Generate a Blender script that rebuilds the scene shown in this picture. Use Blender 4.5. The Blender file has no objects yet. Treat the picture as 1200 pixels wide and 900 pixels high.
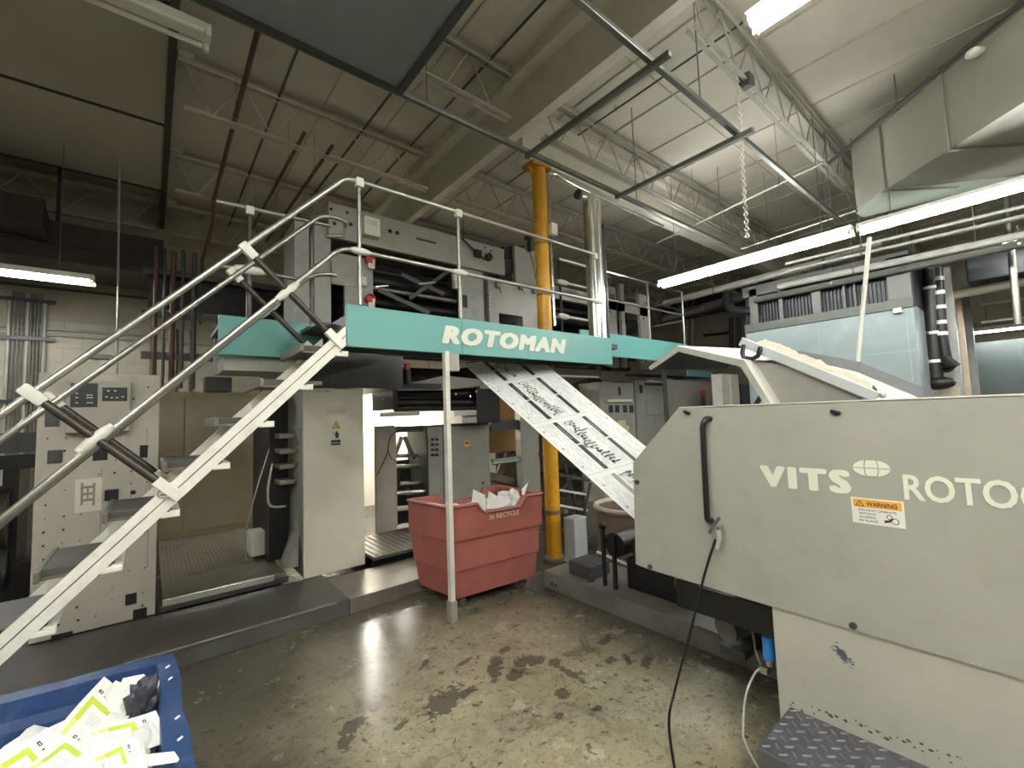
import bpy, bmesh, math, random
from mathutils import Vector, Matrix, noise
random.seed(7)
SC = bpy.context.scene
COL = SC.collection
# ------------------------------------------------------------------ camera
CAM = Vector((0.0, 0.0, 1.6))
YAW, PITCH, ROLL = math.radians(39.5706), math.radians(4.064), math.radians(-2.0348)
F = 513.5
cy, sy, cp, sp, cr, sr = math.cos(YAW), math.sin(YAW), math.cos(PITCH), math.sin(PITCH), math.cos(ROLL), math.sin(ROLL)
FWD = Vector((sy*cp, cy*cp, sp)); RGT = Vector((cy, -sy, 0)); UPV = RGT.cross(FWD)
R2 = cr*RGT + sr*UPV
U2 = -sr*RGT + cr*UPV
cam = bpy.data.cameras.new('camera')
cam.sensor_fit = 'HORIZONTAL'; cam.sensor_width = 36.0; cam.lens = F/1200*36; cam.clip_start = 0.05; cam.clip_end = 100
camo = bpy.data.objects.new('camera', cam); COL.objects.link(camo)
camo.matrix_world = Matrix(((R2.x, U2.x, -FWD.x, CAM.x), (R2.y, U2.y, -FWD.y, CAM.y), (R2.z, U2.z, -FWD.z, CAM.z), (0, 0, 0, 1)))
SC.camera = camo

def P(x, y, X=None, Y=None, Z=None):
    """measured point of the photo on a plane of the place"""
    d = FWD + (x-600)/F*R2 - (y-450)/F*U2
    if X is not None: return CAM + d*((X-CAM.x)/d.x)
    if Y is not None: return CAM + d*((Y-CAM.y)/d.y)
    return CAM + d*((Z-CAM.z)/d.z)

# ------------------------------------------------------------------ materials
def lin(h):
    h = h.lstrip('#'); v = [int(h[i:i+2], 16)/255 for i in (0, 2, 4)]
    return tuple(c/12.92 if c <= .04045 else ((c+.055)/1.055)**2.4 for c in v) + (1,)
MATS = {}
def mat(name, col, rough=.5, metal=0.0, var=.12, scale=6.0, bump=.0, emit=0.0, spec=.5, dirt=None, dirt_amt=.0, dirt_scale=3.0, bscale=60):
    if name in MATS: return MATS[name]
    m = bpy.data.materials.new(name); m.use_nodes = True
    nt = m.node_tree; b = nt.nodes['Principled BSDF']; L = nt.links
    c = lin(col) if isinstance(col, str) else col
    b.inputs['Roughness'].default_value = rough; b.inputs['Metallic'].default_value = metal
    b.inputs['Specular IOR Level'].default_value = spec
    tc = nt.nodes.new('ShaderNodeTexCoord')
    n = nt.nodes.new('ShaderNodeTexNoise'); n.inputs['Scale'].default_value = scale; n.inputs['Detail'].default_value = 6
    n.inputs['Roughness'].default_value = .65
    L.new(tc.outputs['Object'], n.inputs['Vector'])
    r = nt.nodes.new('ShaderNodeValToRGB')
    r.color_ramp.elements[0].position = .3; r.color_ramp.elements[1].position = .7
    r.color_ramp.elements[0].color = tuple(x*(1-var) for x in c[:3])+(1,)
    r.color_ramp.elements[1].color = tuple(min(1, x*(1+var)) for x in c[:3])+(1,)
    L.new(n.outputs['Fac'], r.inputs['Fac'])
    out = r.outputs['Color']
    if dirt:
        n2 = nt.nodes.new('ShaderNodeTexNoise'); n2.inputs['Scale'].default_value = dirt_scale; n2.inputs['Detail'].default_value = 8
        n2.inputs['Roughness'].default_value = .7
        L.new(tc.outputs['Object'], n2.inputs['Vector'])
        r2 = nt.nodes.new('ShaderNodeValToRGB'); r2.color_ramp.elements[0].position = .5; r2.color_ramp.elements[1].position = .75
        r2.color_ramp.elements[0].color = (0, 0, 0, 1); r2.color_ramp.elements[1].color = (dirt_amt,)*3+(1,)
        L.new(n2.outputs['Fac'], r2.inputs['Fac'])
        mx = nt.nodes.new('ShaderNodeMix'); mx.data_type = 'RGBA'
        L.new(r2.outputs['Color'], mx.inputs[0]); L.new(out, mx.inputs[6]); mx.inputs[7].default_value = lin(dirt)
        out = mx.outputs[2]
    L.new(out, b.inputs['Base Color'])
    if bump:
        n3 = nt.nodes.new('ShaderNodeTexNoise'); n3.inputs['Scale'].default_value = bscale; n3.inputs['Detail'].default_value = 4
        L.new(tc.outputs['Object'], n3.inputs['Vector'])
        bp = nt.nodes.new('ShaderNodeBump'); bp.inputs['Strength'].default_value = bump; bp.inputs['Distance'].default_value = .01
        L.new(n3.outputs['Fac'], bp.inputs['Height']); L.new(bp.outputs['Normal'], b.inputs['Normal'])
    if emit:
        b.inputs['Emission Color'].default_value = c; b.inputs['Emission Strength'].default_value = emit
    MATS[name] = m; return m

grey = mat('grey_machine_paint', '#9a988d', .42, 0, .06, 3, .03, dirt='#6f6b60', dirt_amt=.25, dirt_scale=4)
grey2 = mat('press_grey_paint', '#96958c', .45, 0, .1, 4, .03, dirt='#55524a', dirt_amt=.4, dirt_scale=5)
cream = mat('cabinet_cream_paint', '#dfdcc8', .4, 0, .04, 3, .02, dirt='#8b8878', dirt_amt=.25)
perfm = mat('panel_grey_beige', '#b5afa2', .5, 0, .05, 3, .02, dirt='#7a756a', dirt_amt=.3)
tan = mat('tan_cabinet_paint', '#9b9178', .5, 0, .06, 2, .02, dirt='#6e6653', dirt_amt=.3)
teal = mat('teal_paint', '#629c95', .4, 0, .05, 3, .01, dirt='#4a8a84', dirt_amt=.3)
white = mat('white_paint', '#d3d0c4', .4, 0, .05, 5, .02, dirt='#918c7e', dirt_amt=.4, dirt_scale=6)
letter = mat('lettering_white', '#d8dac8', .5, 0, .02)
alum = mat('painted_aluminium', '#e6e3d6', .4, 0, .06, 8, .02, dirt='#8e897a', dirt_amt=.35, dirt_scale=7)
galv = mat('galvanized_tube', '#b9b7ac', .3, .85, .12, 12, .02)
steel = mat('worn_steel', '#8f8d85', .35, .8, .2, 9, .04)
bright_steel = mat('bright_steel', '#d8d7d0', .2, .95, .08, 9)
dark_tube = mat('dark_bronze_tube', '#4b443d', .35, .5, .15, 8)
black = mat('black_paint', '#17171a', .4, 0, .2, 8, .03)
blackgrease = mat('greasy_black_steel', '#201e1c', .45, .3, .4, 7, .08)
darkgrey = mat('dark_grey_steel', '#4a4a48', .45, .3, .2, 6, .05, dirt='#2a2826', dirt_amt=.5)
darkstep = mat('dark_step_steel', '#53514d', .42, .1, .2, 3, .05, dirt='#5a564d', dirt_amt=.4)
treadm = mat('tread_plate_steel', '#7d776c', .32, .35, .2, 8, .05, dirt='#3a3733', dirt_amt=.6)
diam = mat('diamond_plate_steel', '#646468', .42, .45, .2, 9, .03, dirt='#4d4b49', dirt_amt=.5, dirt_scale=6)
redp = mat('red_plastic', '#9c5a50', .5, 0, .1, 4, .03, dirt='#784840', dirt_amt=.6)
bluep = mat('blue_plastic', '#183560', .4, 0, .1, 4, .03, dirt='#6f87a8', dirt_amt=.3, dirt_scale=9)
yellowp = mat('yellow_paint', '#d19a1e', .4, 0, .08, 8, .03, dirt='#8a5f18', dirt_amt=.5, dirt_scale=6)
paper = mat('paper_white', '#e0e0da', .7, 0, .03, 8)
inkblack = mat('black_ink', '#2a2a2c', .6, 0, .2, 30)
inkgrey = mat('grey_ink', '#b9bcbc', .6, 0, .1, 30)
green = mat('lime_print', '#b3c23c', .55, 0, .08, 9)
greenp = mat('pale_lime_print', '#cbd477', .55, 0, .08, 9)
joistm = mat('joist_pale_paint', '#a09c8e', .55, 0, .12, 5, .02, dirt='#6a6458', dirt_amt=.4)
joistd = mat('joist_brown_paint', '#b0a696', .6, 0, .15, 5, .02)
girdm = mat('girder_cream_paint', '#cbc6b6', .5, 0, .07, 1.2, .02, dirt='#8b8576', dirt_amt=.4, dirt_scale=1.5)
strutm = mat('strut_galvanized', '#76766f', .38, .7, .15, 7, .02)
rustp = mat('rusty_pipe', '#5a4438', .6, .2, .25, 8, .03)
ductm = mat('duct_sheet_metal', '#9a998c', .42, .35, .07, 1.5, .02)
ductg = mat('duct_pale_green', '#b4bfb2', .4, .25, .05, 2)
plen = mat('plenum_pale_blue', '#7b8685', .45, .1, .07, 1.5, .02, dirt='#98a3a2', dirt_amt=.4)
conduitm = mat('conduit_grey', '#b4b3ab', .4, .5, .1, 7)
sheetm = mat('suspended_sheet_metal', '#7d8283', .45, .1, .12, 2, .02)
tube_on = mat('lit_tube', (.985, 1, .99, 1), .4, 0, 0, emit=24.0)
tube_off = mat('unlit_tube', '#dedbcc', .3, 0, .02)
fixm = mat('fixture_white_enamel', '#d5d3c8', .35, 0, .04)
wood = mat('plywood', '#a8814f', .6, 0, .15, 4)
orange = mat('warning_orange', '#e0a03a', .5, 0, .03)
yel = mat('warning_yellow', '#e3b92c', .5, 0, .03)
redl = mat('red_valve', '#b3322a', .4, 0, .1)
screen = mat('display_dark', '#3b3e40', .25, 0, .1)
insul = mat('insulation_cream', '#a8a28e', .8, 0, .12, 25, .3)
bluel = mat('blue_cup', '#2f78bd', .35, 0, .05)
cord = mat('black_cord', '#141414', .45, 0, .1)
blackpl = mat('black_rubber_handle', '#1b1c1e', .35, 0, .1)
clear = mat('hose_grey', '#a6a49b', .25, 0, .1)
rubber = mat('grey_rubber', '#55534f', .7, 0, .1)
darkdoor = mat('grey_green_door', '#3a4341', .5, 0, .06, 2)
brownweb = mat('brown_paper_web', '#8d877c', .6, 0, .1, 3)
brightw = mat('bay_white_wall', '#e6e2d2', .6, 0, .03, 1.5)

# ------------------------------------------------------------------ mesh builder
def V(*a): return Vector(a[0] if len(a) == 1 else a)
class MB:
    def __init__(s): s.bm = bmesh.new(); s.mi = 0
    def _f(s, vs, mi=None):
        try:
            f = s.bm.faces.new(vs); f.material_index = s.mi if mi is None else mi; return f
        except ValueError: return None
    def box(s, a, b, bev=0.0):
        a = V(a); b = V(b); lo = V([min(a[i], b[i]) for i in range(3)]); hi = V([max(a[i], b[i]) for i in range(3)])
        c = (lo+hi)/2; h = (hi-lo)/2
        return s.obox(c, V(h.x, 0, 0), V(0, h.y, 0), V(0, 0, h.z), bev)
    def obox(s, c, ax, ay, az, bev=0.0):
        c, ax, ay, az = V(c), V(ax), V(ay), V(az)
        if ax.cross(ay).dot(az) < 0: az = -az
        vs = [s.bm.verts.new(c+i*ax+j*ay+k*az) for i in (-1, 1) for j in (-1, 1) for k in (-1, 1)]
        fs = [s._f([vs[i] for i in q]) for q in ((0, 1, 3, 2), (4, 6, 7, 5), (0, 4, 5, 1), (2, 3, 7, 6), (0, 2, 6, 4), (1, 5, 7, 3))]
        if bev > 0:
            es = list({e for f in fs for e in f.edges})
            bmesh.ops.bevel(s.bm, geom=es, offset=bev, segments=2, affect='EDGES', profile=.5)
        return s
    def bar(s, p, q, w, h, up=(0, 0, 1), bev=0.0):
        p, q = V(p), V(q); d = q-p; u = V(up); n = d.normalized()
        side = n.cross(u)
        if side.length < 1e-4: side = n.cross(V(1, 0, 0))
        side.normalize(); u2 = side.cross(n)
        return s.obox((p+q)/2, d/2, side*w/2, u2*h/2, bev)
    def cyl(s, p, q, r, n=12, r2=None):
        return s.tube([p, q], r, n, r2)
    def tube(s, pts, r, n=8, r2=None, closed=False):
        pts = [V(p) for p in pts]; N = len(pts); rings = []
        prev = None
        for i, p in enumerate(pts):
            if closed: d = (pts[(i+1) % N]-pts[i-1])
            elif i == 0: d = pts[1]-p
            elif i == N-1: d = p-pts[i-1]
            else: d = (pts[i+1]-p).normalized()+(p-pts[i-1]).normalized()
            d = d.normalized()
            if prev is None:
                a = d.cross(V(0, 0, 1))
                if a.length < 1e-3: a = d.cross(V(1, 0, 0))
            else: a = prev-d*prev.dot(d)
            a.normalize(); prev = a; b = d.cross(a)
            rr = r if (r2 is None) else r+(r2-r)*i/(N-1)
            if callable(r): rr = r(i/(N-1))
            rings.append([s.bm.verts.new(p+rr*(math.cos(t)*a+math.sin(t)*b)) for t in [2*math.pi*k/n for k in range(n)]])
        for i in range(N if closed else N-1):
            A, B = rings[i], rings[(i+1) % N]
            for k in range(n): s._f([A[k], A[(k+1) % n], B[(k+1) % n], B[k]])
        if not closed:
            s._f(rings[0][::-1]); s._f(rings[-1])
        return s
    def prism(s, poly, vec):
        vec = V(vec); A = [s.bm.verts.new(V(p)) for p in poly]; B = [s.bm.verts.new(V(p)+vec) for p in poly]
        n = len(A); s._f(A[::-1]); s._f(B)
        for i in range(n): s._f([A[i], A[(i+1) % n], B[(i+1) % n], B[i]])
        return s
    def ring(s, c, axis, r, t, h, n=24):
        """annulus: outer r, wall t, height h along axis"""
        c, ax = V(c), V(axis).normalized(); a = ax.orthogonal().normalized(); b = ax.cross(a)
        R = []
        for rr, hh in ((r, 0), (r, h), (r-t, h), (r-t, 0)):
            R.append([s.bm.verts.new(c+ax*hh+rr*(math.cos(x)*a+math.sin(x)*b)) for x in [2*math.pi*k/n for k in range(n)]])
        for i in range(4):
            A, B = R[i], R[(i+1) % 4]
            for k in range(n): s._f([A[k], A[(k+1) % n], B[(k+1) % n], B[k]])
        return s
    def ball(s, c, r, sx=1, sy=1, sz=1, sub=2):
        res = bmesh.ops.create_icosphere(s.bm, subdivisions=sub, radius=1.0)
        for v in res['verts']: v.co = V(c)+V(v.co.x*r*sx, v.co.y*r*sy, v.co.z*r*sz)
        for v in res['verts']:
            for f in v.link_faces: f.material_index = s.mi
        return s
    def grid(s, fn, nu, nv, mf=None, thick=0.0):
        vs = [[s.bm.verts.new(fn(i/nu, j/nv)) for j in range(nv+1)] for i in range(nu+1)]
        for i in range(nu):
            for j in range(nv):
                s._f([vs[i][j], vs[i+1][j], vs[i+1][j+1], vs[i][j+1]], mf((i+.5)/nu, (j+.5)/nv) if mf else None)
        return s
    def torus(s, c, axis, R, r, n=16, m=8, arc=2*math.pi):
        c, ax = V(c), V(axis).normalized(); a = ax.orthogonal().normalized(); b = ax.cross(a)
        pts = [c+R*(math.cos(t)*a+math.sin(t)*b) for t in [arc*k/n for k in range(n)]]
        return s.tube(pts, r, m, closed=True)
    def build(s, name, m, parent=None, smooth=False, loc=None):
        bmesh.ops.recalc_face_normals(s.bm, faces=s.bm.faces[:])
        me = bpy.data.meshes.new(name)
        o = bpy.data.objects.new(name, me); COL.objects.link(o)
        if loc is not None: org = V(loc); o.location = org
        elif parent is not None: org = wloc(parent); o.parent = parent
        else:
            cs = [v.co for v in s.bm.verts]
            org = V((min(c.x for c in cs)+max(c.x for c in cs))/2, (min(c.y for c in cs)+max(c.y for c in cs))/2, min(c.z for c in cs)); o.location = org
        for v in s.bm.verts: v.co -= org
        s.bm.to_mesh(me); s.bm.free()
        for mm in (m if isinstance(m, (list, tuple)) else [m]): me.materials.append(mm)
        if smooth:
            for p in me.polygons: p.use_smooth = True
            try: me.set_sharp_from_angle(angle=math.radians(40))
            except Exception: pass
        return o
def wloc(o):
    l = Vector((0, 0, 0))
    while o is not None: l += o.location; o = o.parent
    return l
def thing(name, label, cat, loc, group=None):
    o = bpy.data.objects.new(name, None); COL.objects.link(o); o.location = V(loc); o.empty_display_size = .1
    return tag(o, label, cat, group)
def tag(o, label, cat, group=None, kind=None):
    o['label'] = label; o['category'] = cat
    if group: o['group'] = group
    if kind: o['kind'] = kind
    return o
def struct(o): o['kind'] = 'structure'; return o
def text(name, body, o, xd, yd, w, h, m, parent, bold=0.0, shear=0.0, depth=.002, fat=0.0, space=1.0):
    """lettering fitted to w x h with lower left corner o"""
    cu = bpy.data.curves.new(name, 'FONT'); cu.body = body; cu.size = 1; cu.offset = bold; cu.shear = shear; cu.extrude = .5; cu.resolution_u = 3; cu.space_character = space
    t = bpy.data.objects.new(name+'_src', cu); COL.objects.link(t)
    bpy.context.view_layer.update()
    me = bpy.data.meshes.new_from_object(t.evaluated_get(bpy.context.evaluated_depsgraph_get()))
    bpy.data.objects.remove(t); bpy.data.curves.remove(cu)
    if fat:
        bmx = bmesh.new()
        bmx.from_mesh(me)
        for zi, (ox, oy) in enumerate(((-fat, 0), (fat, 0), (0, fat*.6), (0, -fat*.6), (-fat*.8, fat*.5), (fat*.8, -fat*.5), (fat*.8, fat*.5), (-fat*.8, -fat*.5))):
            tmp = me.copy()
            for v in tmp.vertices: v.co.x += ox; v.co.y += oy; v.co.z += .05*(zi+1)
            bmx.from_mesh(tmp); bpy.data.meshes.remove(tmp)
        bmx.to_mesh(me); bmx.free()
    xs = [v.co.x for v in me.vertices]; ys = [v.co.y for v in me.vertices]
    x0, x1, y0, y1 = min(xs), max(xs), min(ys), max(ys)
    xd, yd = V(xd).normalized(), V(yd).normalized(); zd = xd.cross(yd); org = wloc(parent)
    for v in me.vertices:
        v.co = V(o)+xd*((v.co.x-x0)/(x1-x0)*w)+yd*((v.co.y-y0)/(y1-y0)*h)+zd*((v.co.z+.5)*depth)-org
    me.materials.clear(); me.materials.append(m); me.name = name
    ob = bpy.data.objects.new(name, me); COL.objects.link(ob); ob.parent = parent
    return ob
def dup(root, off, label, group=None):
    r = root.copy(); COL.objects.link(r); r.location = root.location+V(off); r['label'] = label
    if group: r['group'] = group
    for ch in list(root.children):
        c = ch.copy(); COL.objects.link(c); c.parent = r
        for g in list(ch.children):
            d = g.copy(); COL.objects.link(d); d.parent = c
    return r
def arc(p, c, q, n=6):
    """quadratic bend"""
    p, c, q = V(p), V(c), V(q)
    return [(1-t)**2*p+2*t*(1-t)*c+t*t*q for t in [k/n for k in range(n+1)]]
def spline(pts, n=8):
    pts = [V(p) for p in pts]; out = []
    for i in range(len(pts)-1):
        p0 = pts[max(i-1, 0)]; p1 = pts[i]; p2 = pts[i+1]; p3 = pts[min(i+2, len(pts)-1)]
        for k in range(n):
            t = k/n
            out.append(.5*((2*p1)+(p2-p0)*t+(2*p0-5*p1+4*p2-p3)*t*t+(3*p1-p0-3*p2+p3)*t**3))
    out.append(pts[-1]); return out

treadd = mat('stair_tread_grey', '#47443e', .5, .1, .15, 9, .05)
# ================================================================== SETTING
def floor_material():
    m = bpy.data.materials.new('stained_concrete'); m.use_nodes = True
    nt = m.node_tree; L = nt.links; b = nt.nodes['Principled BSDF']; N = nt.nodes.new
    tc = N('ShaderNodeTexCoord')
    def noise_(scale, detail=8, rough=.65, dist=0.0):
        n = N('ShaderNodeTexNoise'); n.inputs['Scale'].default_value = scale; n.inputs['Detail'].default_value = detail
        n.inputs['Roughness'].default_value = rough; n.inputs['Distortion'].default_value = dist
        L.new(tc.outputs['Object'], n.inputs['Vector']); return n.outputs['Fac']
    def ramp(src, p0, p1, c0=(0, 0, 0, 1), c1=(1, 1, 1, 1)):
        r = N('ShaderNodeValToRGB'); r.color_ramp.elements[0].position = p0; r.color_ramp.elements[1].position = p1
        r.color_ramp.elements[0].color = c0; r.color_ramp.elements[1].color = c1
        L.new(src, r.inputs['Fac']); return r.outputs['Color']
    def mix(fac, a, c):
        x = N('ShaderNodeMix'); x.data_type = 'RGBA'
        L.new(fac, x.inputs[0])
        if isinstance(a, tuple): x.inputs[6].default_value = a
        else: L.new(a, x.inputs[6])
        if isinstance(c, tuple): x.inputs[7].default_value = c
        else: L.new(c, x.inputs[7])
        return x.outputs[2]
    def math_(op, a, c=None):
        x = N('ShaderNodeMath'); x.operation = op
        for i, v in enumerate((a, c)):
            if v is None: continue
            if isinstance(v, (int, float)): x.inputs[i].default_value = v
            else: L.new(v, x.inputs[i])
        return x.outputs[0]
    base = ramp(noise_(1.1, 7, .6), .28, .72, lin('#87806a'), lin('#a79f84'))
    base = mix(ramp(noise_(5, 8, .75), .45, .8), base, lin('#7a705a'))
    base = mix(ramp(noise_(26, 6, .7), .54, .62, c1=(.5, .5, .5, 1)), base, lin('#5a5243'))
    base = mix(ramp(noise_(3.1, 9, .7, .6), .56, .66, c1=(.75, .75, .75, 1)), base, lin('#4f4a3f'))
    base = mix(ramp(noise_(9, 9, .75, .4), .60, .64, c1=(.8, .8, .8, 1)), base, lin('#3f3b34'))
    base = mix(ramp(noise_(17, 5, .65, .5), .615, .645, c1=(.8, .8, .8, 1)), base, lin('#3a352d'))
    base = mix(ramp(noise_(2.3, 5, .6, .2), .55, .75, c1=(.55, .55, .55, 1)), base, lin('#6e6a5c'))
    base = mix(ramp(noise_(60, 3, .6), .6, .75, c1=(.5, .5, .5, 1)), base, lin('#57503f'))
    # oil and ink stains with outlines of their own
    sep = N('ShaderNodeSeparateXYZ'); L.new(tc.outputs['Object'], sep.inputs[0])
    wob = N('ShaderNodeTexNoise'); wob.inputs['Scale'].default_value = 20; wob.inputs['Detail'].default_value = 9; wob.inputs['Roughness'].default_value = .7
    L.new(tc.outputs['Object'], wob.inputs['Vector'])
    wv = math_('MULTIPLY', math_('SUBTRACT', wob.outputs['Fac'], .5), 6.0)
    tot = None
    stains = [(P(x, y, Z=0), rx, ry, a) for x, y, rx, ry, a in [
        (520, 822, .16, .09, .5), (545, 812, .10, .035, 0), (580, 782, .15, .05, .9), (612, 775, .10, .05, .4), (628, 774, .07, .06, .2),
        (605, 790, .08, .05, .1), (670, 790, .03, .12, 0), (659, 813, .05, .05, 0), (758, 776, .07, .035, .3), (717, 774, .05, .04, .6),
        (650, 776, .06, .04, .5), (710, 750, .09, .035, .2), (735, 772, .08, .02, .9), (618, 832, .04, .02, 0), (415, 850, .08, .05, .3),
        (440, 828, .05, .03, .8), (500, 775, .1, .02, .6), (545, 775, .07, .02, .2), (700, 830, .03, .02, 0), (655, 840, .04, .02, .4),
        (590, 762, .07, .03, .1), (405, 870, .06, .04, .9), (470, 850, .05, .02, .2)]]
    for p, rx, ry, a in stains:
        dx = math_('SUBTRACT', sep.outputs[0], p.x); dy = math_('SUBTRACT', sep.outputs[1], p.y)
        ca, sa = math.cos(a), math.sin(a)
        u = math_('DIVIDE', math_('ADD', math_('MULTIPLY', dx, ca), math_('MULTIPLY', dy, sa)), rx)
        v = math_('DIVIDE', math_('SUBTRACT', math_('MULTIPLY', dy, ca), math_('MULTIPLY', dx, sa)), ry)
        d = math_('ADD', math_('MULTIPLY', u, u), math_('MULTIPLY', v, v))
        tot = d if tot is None else math_('MINIMUM', tot, d)
    st = ramp(math_('ADD', tot, wv), .8, .95, (1, 1, 1, 1), (0, 0, 0, 1))
    base = mix(math_('MULTIPLY', st, .75), base, lin('#3b3731'))
    # colour grows darker towards the step, past the machine front and at left
    g = N('ShaderNodeMapRange'); g.inputs[1].default_value = 2.45; g.inputs[2].default_value = 3.5
    L.new(math_('ADD', sep.outputs[1], math_('MULTIPLY', math_('SUBTRACT', noise_(1.8), .5), 1.6)), g.inputs[0])
    base = mix(math_('MULTIPLY', g.outputs[0], .72), base, lin('#3d3a33'))
    g2 = N('ShaderNodeMapRange'); g2.inputs[1].default_value = 2.25; g2.inputs[2].default_value = 2.75
    L.new(math_('ADD', sep.outputs[0], math_('MULTIPLY', math_('SUBTRACT', noise_(1.7), .5), .8)), g2.inputs[0])
    base = mix(math_('MULTIPLY', g2.outputs[0], .75), base, lin('#35322d'))
    g3 = N('ShaderNodeMapRange'); g3.inputs[1].default_value = .95; g3.inputs[2].default_value = .35
    L.new(math_('ADD', sep.outputs[0], math_('MULTIPLY', math_('SUBTRACT', noise_(1.6), .5), .9)), g3.inputs[0])
    base = mix(math_('MULTIPLY', g3.outputs[0], .7), base, lin('#46433c'))
    L.new(base, b.inputs['Base Color'])
    L.new(ramp(noise_(3.5, 7, .7), .3, .7, (.10, .10, .10, 1), (.33, .33, .33, 1)), b.inputs['Roughness'])
    bp = N('ShaderNodeBump'); bp.inputs['Strength'].default_value = .12; bp.inputs['Distance'].default_value = .01
    L.new(noise_(18, 6), bp.inputs['Height']); L.new(bp.outputs['Normal'], b.inputs['Normal'])
    return m
H = 5.15
struct(MB().box((-5, -5, -.1), (15, 9.2, 0)).build('floor', floor_material(), loc=(0, 0, 0)))

wallm = mat('painted_block_wall', '#a39c8a', .6, 0, .08, 1.3, .05, dirt='#7d7565', dirt_amt=.5, dirt_scale=1.2)
nt = wallm.node_tree
br = nt.nodes.new('ShaderNodeTexBrick'); br.inputs['Scale'].default_value = 1; br.inputs['Brick Width'].default_value = .4; br.inputs['Row Height'].default_value = .2
br.inputs['Mortar Size'].default_value = .008; br.inputs['Mortar Smooth'].default_value = .4
mpn = nt.nodes.new('ShaderNodeMapping'); mpn.inputs['Rotation'].default_value = (math.pi/2, 0, 0)
tcn = nt.nodes.new('ShaderNodeTexCoord'); nt.links.new(tcn.outputs['Object'], mpn.inputs[0]); nt.links.new(mpn.outputs[0], br.inputs['Vector'])
bpn = nt.nodes.new('ShaderNodeBump'); bpn.inputs['Strength'].default_value = .5; bpn.inputs['Distance'].default_value = .01; bpn.invert = True
nt.links.new(br.outputs['Fac'], bpn.inputs['Height']); nt.links.new(bpn.outputs['Normal'], nt.nodes['Principled BSDF'].inputs['Normal'])
struct(MB().box((-5, 9, 0), (15, 9.2, H)).build('wall_back', wallm, loc=(0, 9, 0)))
struct(MB().box((14, -5, 0), (14.2, 9, H)).build('wall_right', mat('painted_wall_side', '#a09a8b', .6, 0, .1, 1.2, .05), loc=(14, 0, 0)))
struct(MB().box((-5.2, -5, 0), (-5, 9.2, H)).build('wall_left', mat('painted_wall_side', '#a09a8b'), loc=(-5, 0, 0)))
struct(MB().box((-5, -5.2, 0), (15, -5, H)).build('wall_front', mat('painted_wall_side', '#a09a8b'), loc=(0, -5, 0)))

ceilm = mat('ceiling_deck_paint', '#b9b3a3', .55, 0, .07, .8, .02, dirt='#948d7d', dirt_amt=.5, dirt_scale=.9)
struct(MB().box((-5.2, -5.2, H), (15, 9.2, H+.1)).build('ceiling', ceilm, loc=(0, 0, H)))
# deck seams running with the girder: raised standing laps
k = 0
for x in (1.45, 2.15, 3.75, 4.5, 5.25, 6.0, 6.75, 7.5, 8.25, 9.0, 9.75, 10.5, 11.25, 12.0, 12.75):
    k += 1
    struct(MB().box((x-.009, -5, H-.016), (x+.009, 9, H)).build('trim_%d' % k, mat('deck_lap', '#aaa493', .6, 0, .1), loc=(x, 0, H-.022)))
for y in (-3, -.6, 2.4, 5.9, 8.0):
    k += 1
    struct(MB().box((3.1, y-.006, H-.012), (14, y+.006, H)).build('trim_%d' % k, mat('deck_lap', '#8f897a'), loc=(8, y, H-.012)))
# lowered flat panels over the left bay, butt joints between
panm = mat('ceiling_panel_grey', '#a8a292', .6, 0, .06, .8, .01)
yb = [-5, -1.9, 1.1, 4.1, 5.88, 7.6]
for i in range(len(yb)-1):
    for xa, xb in ((-5, -2.55), (-2.53, .06)):
        k += 1
        struct(MB().box((xa, yb[i]+.02, 4.9), (xb, yb[i+1]-.0, 5.15)).build('trim_%d' % k, panm, loc=(xa, yb[i], 4.9)))
for y in (5.88, 7.6, 4.1):
    k += 1
    struct(MB().box((-5, y-.014, 4.885), (.06, y+.014, 4.9)).build('trim_%d' % k, mat('dark_joint', '#2b2822', .7, 0, .1), loc=(-2, y, 4.885)))
k += 1
struct(MB().box((.06, -5, 4.86), (.12, 9, 5.15)).build('trim_%d' % k, mat('dark_edge_angle', '#3a352e', .6, 0, .1), loc=(.09, 0, 4.86)))

# girders: one along the bay (Y), one across above the yellow column (X)
def girder(name, prof, vec, label):
    g = MB()
    for poly in prof: g.prism(poly, vec)
    return tag(g.build(name, girdm), label, 'roof girder')
x0 = 2.92
girder('roof_girder', [[(x0, -5, 4.62), (x0+.03, -5, 4.62), (x0+.03, -5, 5.1), (x0, -5, 5.1)],
                       [(x0-.005, -5, 4.57), (x0+.10, -5, 4.57), (x0+.10, -5, 4.62), (x0-.005, -5, 4.62)],
                       [(x0-.13, -5, 5.03), (x0+.30, -5, 5.03), (x0+.30, -5, 5.15), (x0-.13, -5, 5.15)]], (0, 14, 0),
       'wide cream roof girder running diagonally across the picture above the press')
girder('roof_girder', [[(3.23, 3.50, 4.50), (3.23, 3.66, 4.50), (3.23, 3.66, 4.54), (3.23, 3.50, 4.54)],
                       [(3.23, 3.565, 4.54), (3.23, 3.6, 4.54), (3.23, 3.6, 5.08), (3.23, 3.565, 5.08)],
                       [(3.23, 3.48, 5.08), (3.23, 3.68, 5.08), (3.23, 3.68, 5.15), (3.23, 3.48, 5.15)]], (10.7, 0, 0),
       'pale cream roof girder resting on top of the yellow column')

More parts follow.
